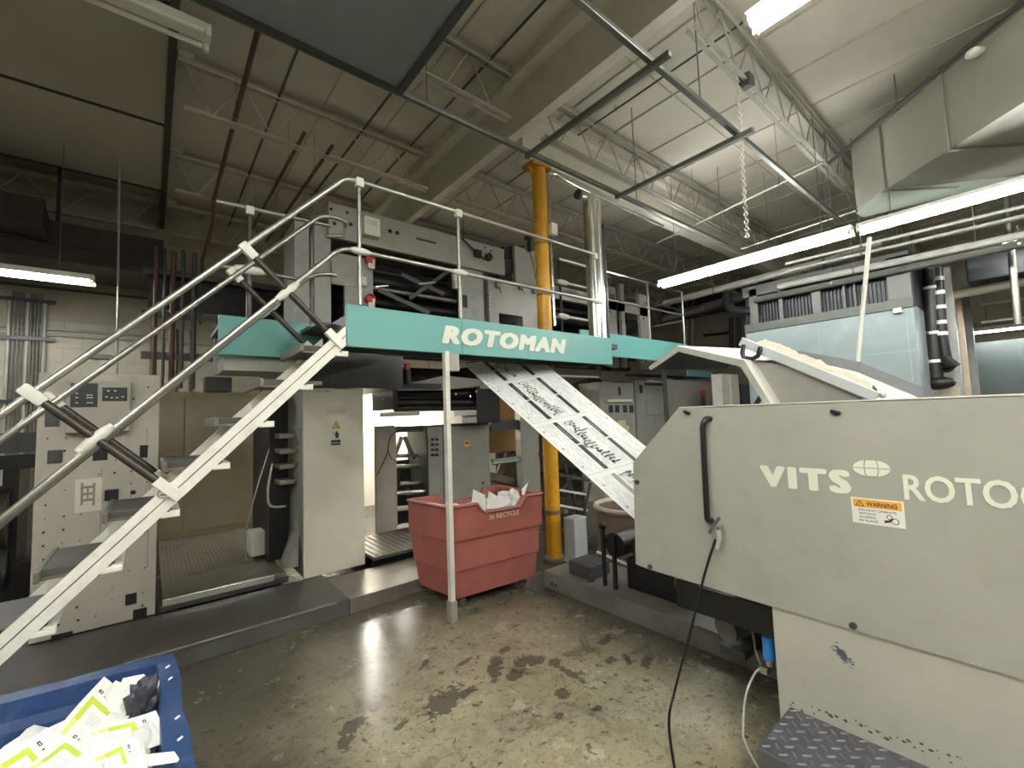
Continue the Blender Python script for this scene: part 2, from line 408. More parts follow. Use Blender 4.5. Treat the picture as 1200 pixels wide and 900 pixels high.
# open web joists
def joist(x0, x1, y, m, label, n=None, zb=4.6, zt=5.10, both=True):
    t = thing('roof_joist', label, 'roof joist', (x0, y, zb), 'open web roof joists')
    b = MB()
    for dy in (-.035, .035):
        b.box((x0, y+dy-.03, zt-.006), (x1, y+dy+.03, zt)); b.box((x0, y+dy-.004, zt-.045), (x1, y+dy+.004, zt))
    b.box((x0, y-.06, zt), (x0+.12, y+.06, H)); b.box((x1-.12, y-.06, zt), (x1, y+.06, H))
    b.build('top_chord', m, t)
    b = MB(); e = .0
    xa, xb = x0+.05, x1-.05
    for dy in (-.03, .03):
        b.box((xa, y+dy-.02, zb), (xb, y+dy+.02, zb+.005)); b.box((xa, y+dy-.003, zb), (xb, y+dy+.003, zb+.035))
    b.build('bottom_chord', m, t)
    n = n or max(2, round((x1-x0)/.62)); pts = []
    w = (x1-x0)/n
    pts.append(V(x0+.04, y, zt-.02))
    for i in range(n):
        pts.append(V(x0+w*(i+.5), y, zb+.02)); pts.append(V(x0+w*(i+1)-(.04 if i == n-1 else 0), y, zt-.02))
    b = MB()
    for a, c in zip(pts[:-1], pts[1:]): b.cyl(a, c, .009, 6)
    b.build('web_bar', m, t)
rows = [(-1.9, ), (-.18, ), (1.55, ), (3.25, ), (4.98, ), (6.85, ), (8.5, )]
right_lab = {1.55: 'pale lattice roof joist from the top edge to the duct, carrying the hanging chain',
             3.25: 'pale lattice roof joist just in front of the girder over the yellow column',
             4.98: 'pale lattice roof joist crossing just behind the top of the yellow column',
             6.85: 'pale lattice roof joist second behind the yellow column', 8.5: 'pale lattice roof joist nearest the back wall, beyond the yellow column'}
left_lab = {1.55: 'short lattice roof joist hidden above the hanging dark sheet metal panel', 3.25: 'short brown lattice roof joist left of the girder, just behind the hanging dark sheet',
            4.98: 'brown lattice roof joist above the stair handrail, second left of the girder', 6.85: 'dark brown lattice roof joist third back on the left of the girder',
            8.5: 'dark brown lattice roof joist above the left back wall'}
for (y,) in rows:
    if y > 1: joist(3.2, 13.9, y, joistm, right_lab[y], n=18)
    if y > 3: joist(.14, 2.82, y, joistd if y > 4 else joistm, left_lab[y], n=5)
for y in (8.45,):
    joist(-4.9, .04, y, joistd, 'dark roof joist beyond the flat ceiling panels', n=7)

# ================================================================== hanging strut frame with dark sheet
def channel(p, q, w=.041):
    b = MB(); p, q = V(p), V(q)
    b.bar(p, q, w, w, bev=.004); return b
def hanger(b, x, y, z0, z1, r=.006): b.cyl((x, y, z0), (x, y, z1), r, 6)
def strut(p, q, label, hang=()):
    t = thing('strut_channel', label, 'hanging strut', V(p), 'hanging strut frame')
    channel(p, q).build('rail', strutm, t)
    for (x, y) in hang:
        h = MB(); hanger(h, x, y, V(p).z+.02, H); h.build('hanger_rod', strutm, t)
    return t
zs = 4.0
strut((-1.2, 2.86, zs), (7.05, 2.80, zs), 'long grey strut along the near edge of the dark sheet, running right past the girder', [(-.9, 2.86), (1.6, 2.84), (4.3, 2.82), (6.4, 2.81)])
strut((0.2, 1.55, zs), (7.0, 1.53, zs), 'long grey strut crossing below the joist that carries the chain', [(.5, 1.55), (3.3, 1.54), (6.6, 1.53)])
strut((2.62, 1.40, zs-.042), (2.62, 2.85, zs-.042), 'short grey cross strut nearer the girder')
strut((3.93, 1.40, zs-.042), (3.93, 2.84, zs-.042), 'short grey cross strut right of the yellow column top')
t = thing('suspended_sheet', 'large dark sheet metal panel hung under the ceiling', 'panel', (0, 2.2, zs))
MB().box((-1.2, 1.58, zs-.0), (1.36, 2.83, zs+.012)).build('sheet', sheetm, t)
b = MB(); b.box((1.34, 1.575, zs-.03), (1.385, 2.835, zs+.02)); b.box((-1.2, 1.575, zs-.03), (1.34, 1.60, zs+.02)); b.box((-1.2, 2.805, zs-.035), (1.34, 2.835, zs+.02)); b.build('edge_frame', darkgrey, t)

# ================================================================== fluorescent fixtures
def fixture(p, q, label, on=True, hang=None, refl=False, tm=None):
    p, q = V(p), V(q); d = (q-p).normalized(); n = V(0, 0, 1).cross(d); up = V(0, 0, 1)
    t = thing('fluorescent_fixture', label, 'light fixture', p, 'fluorescent strip lights')
    b = MB(); c = (p+q)/2
    b.obox(c+up*.05, d*(q-p).length/2, n*.055, up*.035, .006)
    b.build('channel', fixm, t)
    if refl == 'short':
        for sgn in (-1, 1):
            b = MB(); b.obox(c+up*.030+n*sgn*.082, d*(q-p).length/2, n*.030, up*.004); b.build('reflector', fixm, t)
    elif refl:
        for sgn in (-1, 1):
            b = MB()
            b.obox(c+up*.030+n*sgn*.105, d*(q-p).length/2, n*.055, up*.004)
            b.obox(c+up*.014+n*sgn*.158, d*(q-p).length/2, n*.003, up*.018)
            b.build('reflector', fixm, t)
    for sgn in (-1, 1):
        b = MB(); b.cyl(p+n*sgn*.075+d*.04, q+n*sgn*.075-d*.04, .017, 10); b.build('tube', tm or (tube_on if on else tube_off), t)
    for e, s_ in ((p, 1), (q, -1)):
        for sgn in (-1, 1): b = MB(); b.obox(e+d*s_*.02+n*sgn*.075+up*-.002, d*.016, n*.02, up*.026, .004); b.build('lamp_holder', fixm, t)
    for f in (.12, .88):
        h = MB(); a = p.lerp(q, f)+up*.085; h.cyl(a, V(a.x, a.y, H if not hang else hang), .005, 6); h.build('hanger', strutm, t)
    return t
fixture((6.03, 3.64, 3.5), (6.03, 1.215, 3.5), 'lit fluorescent strip light at the left end of the long bright row')
fixture((6.06, 1.18, 3.5), (6.06, -1.25, 3.5), 'lit fluorescent strip light beneath the large duct, next in the long bright row', refl='short', hang=3.9)
fixture((6.06, -2.0, 3.5), (6.06, -4.4, 3.5), 'fluorescent strip light beyond the frame at the right end of the long row', refl=True)
fixture((3.13, 1.10, 4.2), (3.13, -1.33, 4.2), 'lit fluorescent strip light high above the girder', hang=5.03)
fixture((3.13, -1.4, 4.2), (3.13, -3.8, 4.2), 'lit fluorescent strip light behind the viewer', hang=5.03)
fixture((-2.16, 3.41, 4.2), (.27, 3.41, 4.2), 'unlit white fluorescent strip light under the flat ceiling panels', on=False, hang=4.9)
fixture((-2.95, 6.9, 3.3), (-.53, 6.9, 3.3), 'lit fluorescent strip light low in front of the block wall', refl=True, hang=4.9)
fixture((8.05, .22, 3.5), (8.05, -2.2, 3.5), 'lit fluorescent strip light at the right edge beyond the long bright row', refl=True)
fixture((11.6, .85, 2.80), (11.6, -1.6, 2.80), 'lit fluorescent strip light far right in front of the grey green door', refl=True)
fixture((-2.4, -3.2, 3.7), (-2.4, -.8, 3.7), 'lit fluorescent strip light with reflector behind the viewer at left', hang=4.9, refl=True)
fixture((-2.4, -.7, 3.7), (-2.4, 1.7, 3.7), 'lit fluorescent strip light with reflector beside the viewer at left', hang=4.9, refl=True)
fixture((1.3, -3.5, 4.0), (1.3, -1.1, 4.0), 'added unseen fill strip light with reflector behind the viewer facing the press', hang=5.15, refl=True)  # front fill added out of view to brighten cabinet, cart and floor
fixture((-.2, -.72, 3.9), (-.2, 1.68, 3.9), 'added unseen fill strip light with reflector right above the viewer', hang=4.9, refl=True)  # second added fill lamp, overhead and out of view
fixture((-.2, -3.2, 3.9), (-.2, -.8, 3.9), 'lit fluorescent strip light with reflector behind the viewer over the aisle', hang=4.9, refl=True)
fixture((2.0, 7.45, 2.12), (4.4, 7.45, 2.12), 'bright fluorescent strip light in the white bay behind the press', refl=True, tm=mat('bay_tube', (1, .97, .88, 1), .4, 0, 0, emit=45.0))

# ================================================================== duct with mitred end
fp = [(3.6, -1.90), (6.41, 1.24), (6.82, 1.26), (6.92, -1.9)]
zb, zt = 3.9, 4.62
t = thing('air_duct', 'large grey sheet metal air duct above the long row of lights', 'air duct', (5.5, 0, zb))
b = MB(); b.prism([(x, y, zb) for x, y in fp], (0, 0, zt-zb)); b.build('duct_body', ductm, t)
b = MB(); b.prism([P(1003, 250, Z=zb-.006)+V(0, 0, 0), P(1035, 222, Z=zb-.006), P(1190, 207, Z=zb-.006), P(1230, 200, Z=zb-.006), V(6.8, 1.25, zb-.006)], (0, 0, .004)); b.build('end_plate', ductg, t)
d = V(.669, .743, 0); e = V(.743, -.669, 0)
b = MB()
for s_ in (0.42, 1.15, 1.95):
    c = V(6.41, 1.24, 0)-d*s_
    w = min(1.7, s_*1.2+.25)
    b.bar(c+V(0, 0, zb-.012)-e*.0, c+e*w+V(0, 0, zb-.012), .035, .02)
    b.bar(c-e*.012+V(0, 0, zb-.02), c-e*.012+V(0, 0, zt), .035, .018, up=e)
b.build('seam_flange', ductm, t)
b = MB(); b.tube([V(6.62, 1.5, zt+.0)-e*.06, V(4.0, -1.45, zt)-e*.06], .022, 8); b.build('edge_pipe', darkgrey, t)
b = MB(); p = P(1141, 62, Z=4.5); b.ball(p, .055, 1, 1, .8); b.cyl(p, p+V(.05, -.045, .02), .03, 10); b.build('round_sensor', white, t, True)
b = MB()
for s_ in (.5, 2.4): 
    c = V(6.41, 1.24, 0)-d*s_+e*.15
    b.cyl((c.x, c.y, zt), (c.x, c.y, H), .008, 6)
b.build('hanger', strutm, t)

# hanging chain and lid pole
t = MB(); p0, p1 = V(4.06, 1.55, 4.6), V(4.02, 1.55, 3.08); n = 46
for i in range(n):
    c = p0.lerp(p1, (i+.5)/n); ax = V(1, 0, 0) if i % 2 else V(0, 1, 0)
    t.torus(c, ax, .016, .005, 8, 5)
tag(t.build('hanging_chain', mat('chain_zinc', '#d2d0c4', .35, .6, .05)), 'long pale hanging chain below the joist, left of the duct', 'chain')
b = MB(); c = P(875, 95, Z=4.62); b.box(c-V(.06, .05, .05), c+V(.06, .05, .05), .01); b.cyl(c+V(0, 0, -.06), c+V(0, 0, .06), .04, 10)
tag(b.build('junction_box', darkgrey), 'dark junction box on the joist beside the top of the chain', 'junction box')

# ================================================================== ceiling conduits, sprinkler pipes
def conduit(name, pts, r, m, label, cat, hang=(), n=8, top=H):
    t = thing(name, label, cat, V(pts[0]))
    b = MB(); b.tube(pts, r, n); b.build('pipe', m, t, True)
    for f in hang:
        i = f*(len(pts)-1); i0 = min(int(i), len(pts)-2); a = V(pts[i0]).lerp(V(pts[i0+1]), i-i0)
        h = MB(); h.cyl((a.x, a.y, a.z), (a.x, a.y, top), .0035, 6); h.ring((a.x, a.y-.012, a.z), (0, 1, 0), r+.006, .006, .024, 12); h.build('hanger', strutm, t)
    return t
conduit('ceiling_conduit', [(2.0, .5, 5.08), (1.83, 8.8, 5.08)], .014, darkgrey, 'thin dark conduit on the deck left of the wide girder', 'conduit', (.2, .7))
conduit('ceiling_conduit', [(2.52, .5, 5.1), (2.52, 8.8, 5.1)], .012, darkgrey, 'thin dark conduit closest to the left side of the wide girder', 'conduit', (.3,))
conduit('ceiling_conduit', [(1.0, .8, 5.08), (1.0, 8.8, 5.08)], .014, darkgrey, 'thin dark conduit on the deck beyond the hanging sheet, left of the red pipes', 'conduit', (.5,))
conduit('ceiling_conduit', [(4.1, .8, 5.09), (4.1, 5.0, 5.09)], .010, darkgrey, 'thin dark conduit on the pale deck right of the wide girder', 'conduit', (.5,))
conduit('sprinkler_pipe', [(.61, 3.7, 4.75), (.6, 6.8, 4.6), (.6, 6.85, 4.3), (.52, 7.3, 3.9), (.5, 7.3, 3.0)], .022, rustp, 'rusty sprinkler pipe with a bend, leftmost on the brown ceiling', 'pipe', (.1,))
conduit('sprinkler_pipe', [(1.19, 4.7, 4.62), (1.16, 8.0, 4.62)], .02, rustp, 'rusty sprinkler pipe behind the top of the stair handrail', 'pipe', (.2, .8))
conduit('sprinkler_pipe', [(1.49, 4.75, 4.62), (1.43, 8.0, 4.62)], .02, rustp, 'rusty sprinkler pipe nearest the press beam', 'pipe', (.2, .8))
conduit('hanging_rod', [(-.35, 7.0, 4.9), (-.32, 7.0, 2.2)], .012, conduitm, 'thin pale vertical rod hanging at the far left', 'rod')
for (a, bb, lab) in ((P(770, 285, Z=4.3), P(965, 190, Z=4.3), 'thin bright tie rod running left from the duct, upper one'), (P(865, 293, Z=4.1), P(1003, 247, Z=4.1), 'thin bright tie rod running left from the duct, lower one')):
    conduit('tie_rod', [a, bb], .013, conduitm, lab, 'rod', (.3, .8))
conduit('girder_conduit', spline([(3.55, 3.49, 2.6), (3.55, 3.49, 4.2), (3.60, 3.46, 4.40), (3.8, 3.44, 4.38), (4.2, 3.44, 4.36), (5.9, 3.44, 4.36)], 6), .016, bright_steel, 'bright conduit climbing the yellow column and turning right along the girder', 'conduit')
b = MB(); p = P(648, 269, Y=3.46); b.box(p-V(.05, .03, .07), p+V(.05, .03, .07), .008)
tag(b.build('switch_box', white), 'small white electrical box on the conduit of the yellow column', 'electrical box')
# ================================================================== walkway platform with lettered fascia
FY = 3.09
t = thing('walkway_platform', 'raised press walkway with long teal fascia lettered in white', 'walkway', (2.5, 3.2, 2.12))
MB().box((1.06, FY, 2.125), (2.02, FY+.03, 2.43), .004).build('fascia_panel', teal, t)
fp2 = MB().box((2.023, FY, 2.127), (4.05, FY+.03, 2.435), .004).build('fascia_panel', teal, t)
text('lettering', 'ROTOMAN', (1.825, FY-.0005, 2.205), (1, 0, 0), (0, 0, 1), 1.47, .155, letter, t, bold=0, fat=.08, space=1.2, shear=.22, depth=.003)
b = MB(); b.box((1.07, FY+.03, 2.33), (4.05, 3.46, 2.36)); b.box((.95, 3.46, 2.33), (2.25, 4.40, 2.36)); b.build('deck', darkgrey, t)
b = MB()
for x in (1.1, 2.0, 2.95, 4.0): b.box((x-.03, FY+.03, 2.16), (x+.03, 3.44, 2.33))
b.box((1.08, 3.40, 2.13), (4.0, 3.46, 2.33)); b.build('deck_beam', darkgrey, t)
b = MB(); b.box((1.84, 3.065, .10), (1.88, 3.115, 2.14), .004); b.build('support_post', white, t)
b = MB(); b.box((1.83, 3.055, 0), (1.89, 3.125, .16), .004); b.build('post_foot', mat('post_foot_grey', '#8b887e', .6), t)
b = MB(); b.box((1.88, 3.07, 1.98), (1.98, 3.13, 2.125), .006); b.build('post_bracket', grey, t)
# left wing of the walkway behind the stairs
t2 = thing('walkway_wing', 'small teal walkway section behind the upper stairs', 'walkway', (.75, 4.1, 2.12))
MB().box((.38, 3.88, 2.13), (1.12, 3.91, 2.43), .004).build('fascia_panel', teal, t2)
MB().box((.38, 3.91, 2.33), (.93, 4.42, 2.36)).build('deck', darkgrey, t2)
MB().box((.40, 4.35, 2.02), (.93, 4.42, 2.33)).build('deck_beam', grey2, t2)
MB().box((.42, 3.95, 2.02), (.92, 4.34, 2.12)).build('cable_tray', grey2, t2)
# right upper walkway
t3 = thing('walkway_wing', 'teal walkway section to the right of the lettered fascia', 'walkway', (5.5, 4.0, 2.4))
MB().box((4.5, 3.95, 2.40), (7.35, 3.98, 2.74), .004).build('fascia_panel', teal, t3)
b = MB(); b.box((4.5, 3.98, 2.62), (7.35, 4.4, 2.66)); b.box((4.5, 4.0, 2.42), (7.3, 4.06, 2.62)); b.build('deck', darkgrey, t3)
for x_ in (7.15,):
    b = MB(); b.box((x_-.03, 4.3, 0), (x_+.03, 4.36, 2.62)); b.build('leg', darkgrey, t3)
t4 = thing('walkway_wing', 'tiny teal walkway end seen under the raised hood', 'walkway', (9.8, 5.0, 2.3))
MB().box((9.2, 5.0, 2.33), (10.4, 5.03, 2.47), .004).build('fascia_panel', teal, t4)
MB().box((7.6, 5.03, 2.33), (10.4, 5.5, 2.38)).build('deck', darkgrey, t4)
b = MB(); b.box((9.3, 5.3, 2.25), (9.5, 5.4, 2.33)); b.build('foot', darkgrey, t4)

def fit(b, p, d, up, r=.028, l=.07):
    """flat tube clamp on a rail at p along d"""
    p, d, up = V(p), V(d).normalized(), V(up)
    b.tube([p-d*l, p-d*l*.55, p, p+d*l*.55, p+d*l], lambda u: r*(.62+.38*math.sin(math.pi*u)), 10)
R = .0165
def flange(b, p, w=.028):
    p = V(p); b.obox(p, V(w, 0, 0), V(0, .022, 0), V(0, 0, w*1.2), .004)

# front guard rail of the walkway
t = thing('guard_rail', 'steel tube guard rail standing on the lettered walkway', 'guard rail', (2.5, FY, 2.43))
Pt, Pm = 3.36, 2.83
top = arc((1.02, FY, 3.315), (1.065, FY, 3.36), (1.14, FY, 3.36), 5)+[V(3.83, FY, 3.37)]
b = MB(); b.tube(top, R, 10); b.build('top_rail', galv, t, True)
mid = arc((.97, FY, 2.775), (1.03, FY, 2.83), (1.10, FY, 2.83), 5)+[V(3.83, FY, 2.835)]
b = MB(); b.tube(mid, R, 10); b.build('middle_rail', galv, t, True)
for x in (1.16, 2.02, 3.83):
    b = MB(); b.cyl((x, FY+.012, 2.436), (x, FY+.012, 3.36), .0145, 10); po = b.build('post', steel if x < 3 else galv, t, True)
    b = MB(); flange(b, (x, FY, 3.35)); b.build('rail_clamp', white, po, True)
    b = MB(); fit(b, (x, FY, 2.832), (1, 0, 0), (0, 0, 1)); b.build('rail_clamp', white, po, True)
# wing rails, rear left
t = thing('guard_rail', 'short tube guard rail behind the stairs on the left walkway section', 'guard rail', (.75, 3.9, 2.43))
b = MB(); b.tube([(.36, 3.9, 3.31), (1.2, 3.9, 3.33)], R, 10); b.build('top_rail', galv, t, True)
b = MB(); b.tube([(.40, 3.9, 2.81), (1.0, 3.9, 2.80)], R, 10); b.build('middle_rail', galv, t, True)
for x in (.58, ):
    b = MB(); b.cyl((x, 3.9, 2.43), (x, 3.9, 3.3), .02, 10); po = b.build('post', dark_tube, t, True)
    b = MB(); flange(b, (x, 3.885, 3.29)); b.build('rail_clamp', white, po, True)
    b = MB(); fit(b, (x, 3.9, 2.81), (1, 0, 0), (0, 0, 1), .04, .1); b.build('rail_clamp', white, po, True)
b = MB(); b.cyl((.99, 3.70, 2.36), (.99, 3.70, 3.24), .02, 10); b.build('post', dark_tube, t, True)
# right wing rails
t = thing('guard_rail', 'thin tube guard rail right of the silver exhaust pipe', 'guard rail', (5.5, 3.96, 2.74))
for z in (3.66, 3.24):
    b = MB(); b.tube([(4.75, 3.96, z-.0), (7.3, 3.96, z+.02)], R, 8); b.build('rail', galv, t, True)
for x in (4.85, 6.2, 7.28):
    b = MB(); b.cyl((x, 3.965, 2.74), (x, 3.965, 3.68), .017, 8); b.build('post', galv, t, True)
for z in (3.3, 2.92):
    b = MB(); b.tube([(7.3, 3.96, z+.25), (7.3, 5.2, z+.25)], R, 8); b.build('side_rail', galv, t, True)
# small gate between yellow column and silver pipe
t = thing('safety_gate', 'white tube safety gate between the yellow column and the silver pipe', 'gate', (4.9, 4.3, 2.66))
for z in (3.83, 3.49, 2.99):
    b = MB(); b.tube([(4.52, 4.3, z), (5.36, 4.3, z)], .018, 8); fit(b, (4.56, 4.3, z), (1, 0, 0), (0, 0, 1), .045, .11) if z < 3.8 else None; flange(b, (5.34, 4.3, z), .035); b.build('bar', white, t, True)
b = MB(); b.cyl((4.54, 4.32, 2.65), (4.54, 4.32, 3.83), .018, 8); b.build('upright', dark_tube, t, True)
b = MB(); b.cyl((5.34, 4.32, 2.66), (5.34, 4.32, 3.83), .018, 8); b.build('upright', dark_tube, t, True)

# ================================================================== stairs
t = thing('steel_staircase', 'steep metal staircase with pale stringer and tube handrails', 'staircase', (0, 3.35, 0))
SLO = 1.0125
def zs_(x, c=1.205): return c+SLO*x
def stringer(y0, y1, name, m):
    b = MB(); xa, xb = -1.08, 1.045; w = .135
    up = V(-.711, 0, .703)
    def strip(o0, o1, ya, yb_):
        b.prism([(xa-.711*o0*0, ya, zs_(xa)-o0), (xb, ya, zs_(xb)-o0), (xb, ya, zs_(xb)-o1), (xa, ya, zs_(xa)-o1)], (0, yb_-ya, 0))
    strip(0, .062, y0, y1); strip(.070, .138, y0, y1); strip(.06, .072, y0+.008, y1)
    s_ = b.build(name, m, t)
    g = MB(); g.prism([(xa, y0+.006, zs_(xa)-.063), (xb, y0+.006, zs_(xb)-.063), (xb, y0+.006, zs_(xb)-.069), (xa, y0+.006, zs_(xa)-.069)], (0, .002, 0)); g.build('groove', black, s_)
    return s_
st = stringer(3.07, 3.105, 'stringer', alum)
stringer(3.60, 3.635, 'stringer', alum)
# bolt plate + oval maker's plate on the near stringer
b = MB()
p = P(197, 578, Y=3.066); pts = [p+V(.055*math.cos(a), 0, .034*math.sin(a)) for a in [2*math.pi*k/20 for k in range(20)]]
b.prism(pts, (0, .004, 0)); pl = b.build('oval_plate', mat('plate_ivory', '#d9d6c6', .4), st)
b = MB(); ring = [p+V(.046*math.cos(a), -.001, .027*math.sin(a)) for a in [2*math.pi*k/20 for k in range(20)]]; b.tube(ring, .0018, 5, closed=True)
b.box(p+V(-.034, -.002, -.008), p+V(.034, 0, -.003)); b.box(p+V(-.004, -.002, -.008), p+V(.001, 0, .016)); b.build('plate_mark', inkblack, st)
nT = 9
for i in range(nT):
    z = .235*(i+1); x = (z-1.205)/SLO
    b = MB(); b.box((x-.13, 3.105, z-.035), (x+.13, 3.60, z), .004)
    # ribs on the tread
    tr = b.build('tread', treadd, t)
    b = MB(); b.box((x-.150, 3.06, z-.05), (x-.128, 3.64, z+.003), .004); b.box((x-.13, 3.106, z-.05), (x+.10, 3.11, z-.035)); b.build('nosing', mat('tread_nosing_dark', '#6a665d', .5, .2), tr)
    b = MB(); b.box((x+.08, 3.072, z-.066), (x+.165, 3.10, z-.036), .006); b.box((x+.12, 3.075, z-.036), (x+.165, 3.61, z-.028)); b.build('bracket', alum, tr)
# handrails
def ln(p, q, x): 
    f = (x-p[0])/(q[0]-p[0]); return p[1]+(q[1]-p[1])*f
near_top = ((-.541, 1.682), (1.02, 3.315)); near_mid = ((-.526, 1.201), (.97, 2.775)); far_top = ((-.63, 1.56), (1.0, 3.235))
for nm, L_, y, r_ in (('handrail', near_top, FY, .018), ('middle_rail', near_mid, FY, .018)):
    b = MB(); b.tube([(-1.2, y, ln(*L_, -1.2)), (L_[1][0], y, L_[1][1])], r_, 10); b.build(nm, galv, t, True)
pe = V(1.0, 3.62, 3.235)
b = MB(); b.tube([(-1.25, 3.62, ln(*far_top, -1.25)), pe]+arc(pe, V(1.05, 3.62, 3.285), V(1.16, 3.62, 3.285), 4)+arc(V(1.16, 3.62, 3.285), V(1.26, 3.62, 3.285), V(1.26, 3.70, 3.27), 4)+[V(1.26, 3.75, 3.2), V(1.12, 3.76, 3.17)], .018, 10); b.build('handrail', galv, t, True)
b = MB(); b.tube([(-1.25, 3.62, ln(*near_mid, -1.25)), (.9, 3.62, ln(*near_mid, .9))]+arc((.9, 3.62, ln(*near_mid, .9)), (.98, 3.62, 2.80), (1.16, 3.62, 2.80), 4), .018, 10); b.build('middle_rail', galv, t, True)
for y, tl in ((FY-.01, near_top), (3.645, near_top)):
    for xf in (.085, .975):
        zf = zs_(xf)-.0; d = V(-.711, 0, .703)
        f0 = V(xf, y, zf-.03); f1 = f0+d*.76
        b = MB(); b.cyl(f0, f1, .021, 10); ba = b.build('baluster', dark_tube, t, True)
        b = MB(); b.obox(f0+d*.005+V(0, -.015, 0), d*.075, V(0, .022, 0), V(.703, 0, .711)*.026, .004); b.build('foot_bracket', alum, ba)
        dr = V(.703, 0, .711)
        b = MB(); b.obox(f1-d*.025, d*.055, V(0, .022, 0), dr*.028, .008); b.build('rail_clamp', white, ba, True)
        b = MB(); fit(b, f0+d*.42+V(0, .004, 0), dr, d, .030, .09); b.build('rail_clamp', white, ba, True)

# ================================================================== yellow column, silver pipe, boxes
t = thing('yellow_pillar', 'round yellow steel pillar behind the red cart', 'pillar', (3.474, 3.572, 0)); t['kind'] = 'thing'
b = MB(); b.cyl((3.474, 3.572, 0.02), (3.474, 3.572, 4.47), .083, 24); b.build('shaft', yellowp, t, True)
b = MB(); b.box((3.30, 3.48, 4.46), (3.60, 3.67, 4.50), .006); b.prism([(3.30, 3.57, 4.46), (3.40, 3.57, 4.46), (3.40, 3.57, 4.30)], (0, .012, 0)); b.build('cap_plate', mat('cap_rust_yellow', '#a8761a', .5), t)
b = MB(); b.ring((3.474, 3.572, .50), (0, 0, 1), .093, .012, .035); b.box((3.54, 3.46, .495), (3.60, 3.50, .54)); b.build('strap_clamp', steel, t)
b = MB(); b.cyl((3.474, 3.572, 0), (3.474, 3.572, .03), .12, 24); b.build('base_collar', mat('concrete_collar', '#77736a', .8), t)
for zz in (2.95, 3.55):
    b = MB(); b.ring((3.474, 3.572, zz), (0, 0, 1), .0845, .002, .02); b.build('wear_mark', mat('pillar_wear', '#6f5416', .6), t)
b = MB(); b.box((3.50, 3.28, .03), (3.70, 3.44, .47), .01); b.box((3.495, 3.27, .0), (3.72, 3.45, .03)); tb = b.build('transformer_box', mat('box_grey_blue', '#a9adaa', .4, .1))
tag(tb, 'small upright grey metal box at the foot of the yellow pillar', 'electrical box')
t = thing('exhaust_pipe', 'tall silver exhaust pipe with elbow, right of the yellow pillar', 'pipe', (4.28, 3.45, 2.4))
b = MB(); b.cyl((4.22, 3.45, 2.44), (4.22, 3.45, 4.32), .085, 16); b.cyl((4.05, 3.45, 4.28), (4.22, 3.45, 4.28), .045, 12); b.build('pipe', bright_steel, t, True)
b = MB(); b.cyl((4.37, 3.45, 2.44), (4.37, 3.45, 4.30), .045, 12); b.build('side_pipe', bright_steel, t, True)
b = MB(); b.cyl((4.44, 3.43, 2.44), (4.44, 3.43, 4.0), .02, 8); b.build('thin_pipe', darkgrey, t, True)
b = MB(); b.cyl((4.04, 3.45, 4.28), (4.0, 3.45, 4.28), .06, 16); b.build('end_flange', darkgrey, t, True)
b = MB(); b.box((4.0, 3.36, 2.38), (4.52, 3.56, 2.44)); b.build('foot_bracket', darkgrey, t)

# ================================================================== printed paper web
def web(u, v):
    # u across the sheet (x 2.40..3.30), v from the press (y 3.66) to the sheeter (y 1.42)
    x = 2.40+.90*u; y = 3.64-(3.64-1.40)*v
    zl = .915+(y-1.733)*.630; zr = 1.299+(y-2.229)*.712
    return V(x, y, zl+(zr-zl)*u)
def web_at(x, s): return web(x, s)
t = thing('paper_web', 'long white printed paper web sloping down into the sheeting machine', 'paper web', (2.85, 2.6, .8))
NU, NV = 4, 40
b = MB(); b.grid(web, NU, NV)
o = b.build('sheet', paper, t); sm = o.modifiers.new('s', 'SOLIDIFY'); sm.thickness = .001; sm.offset = 0
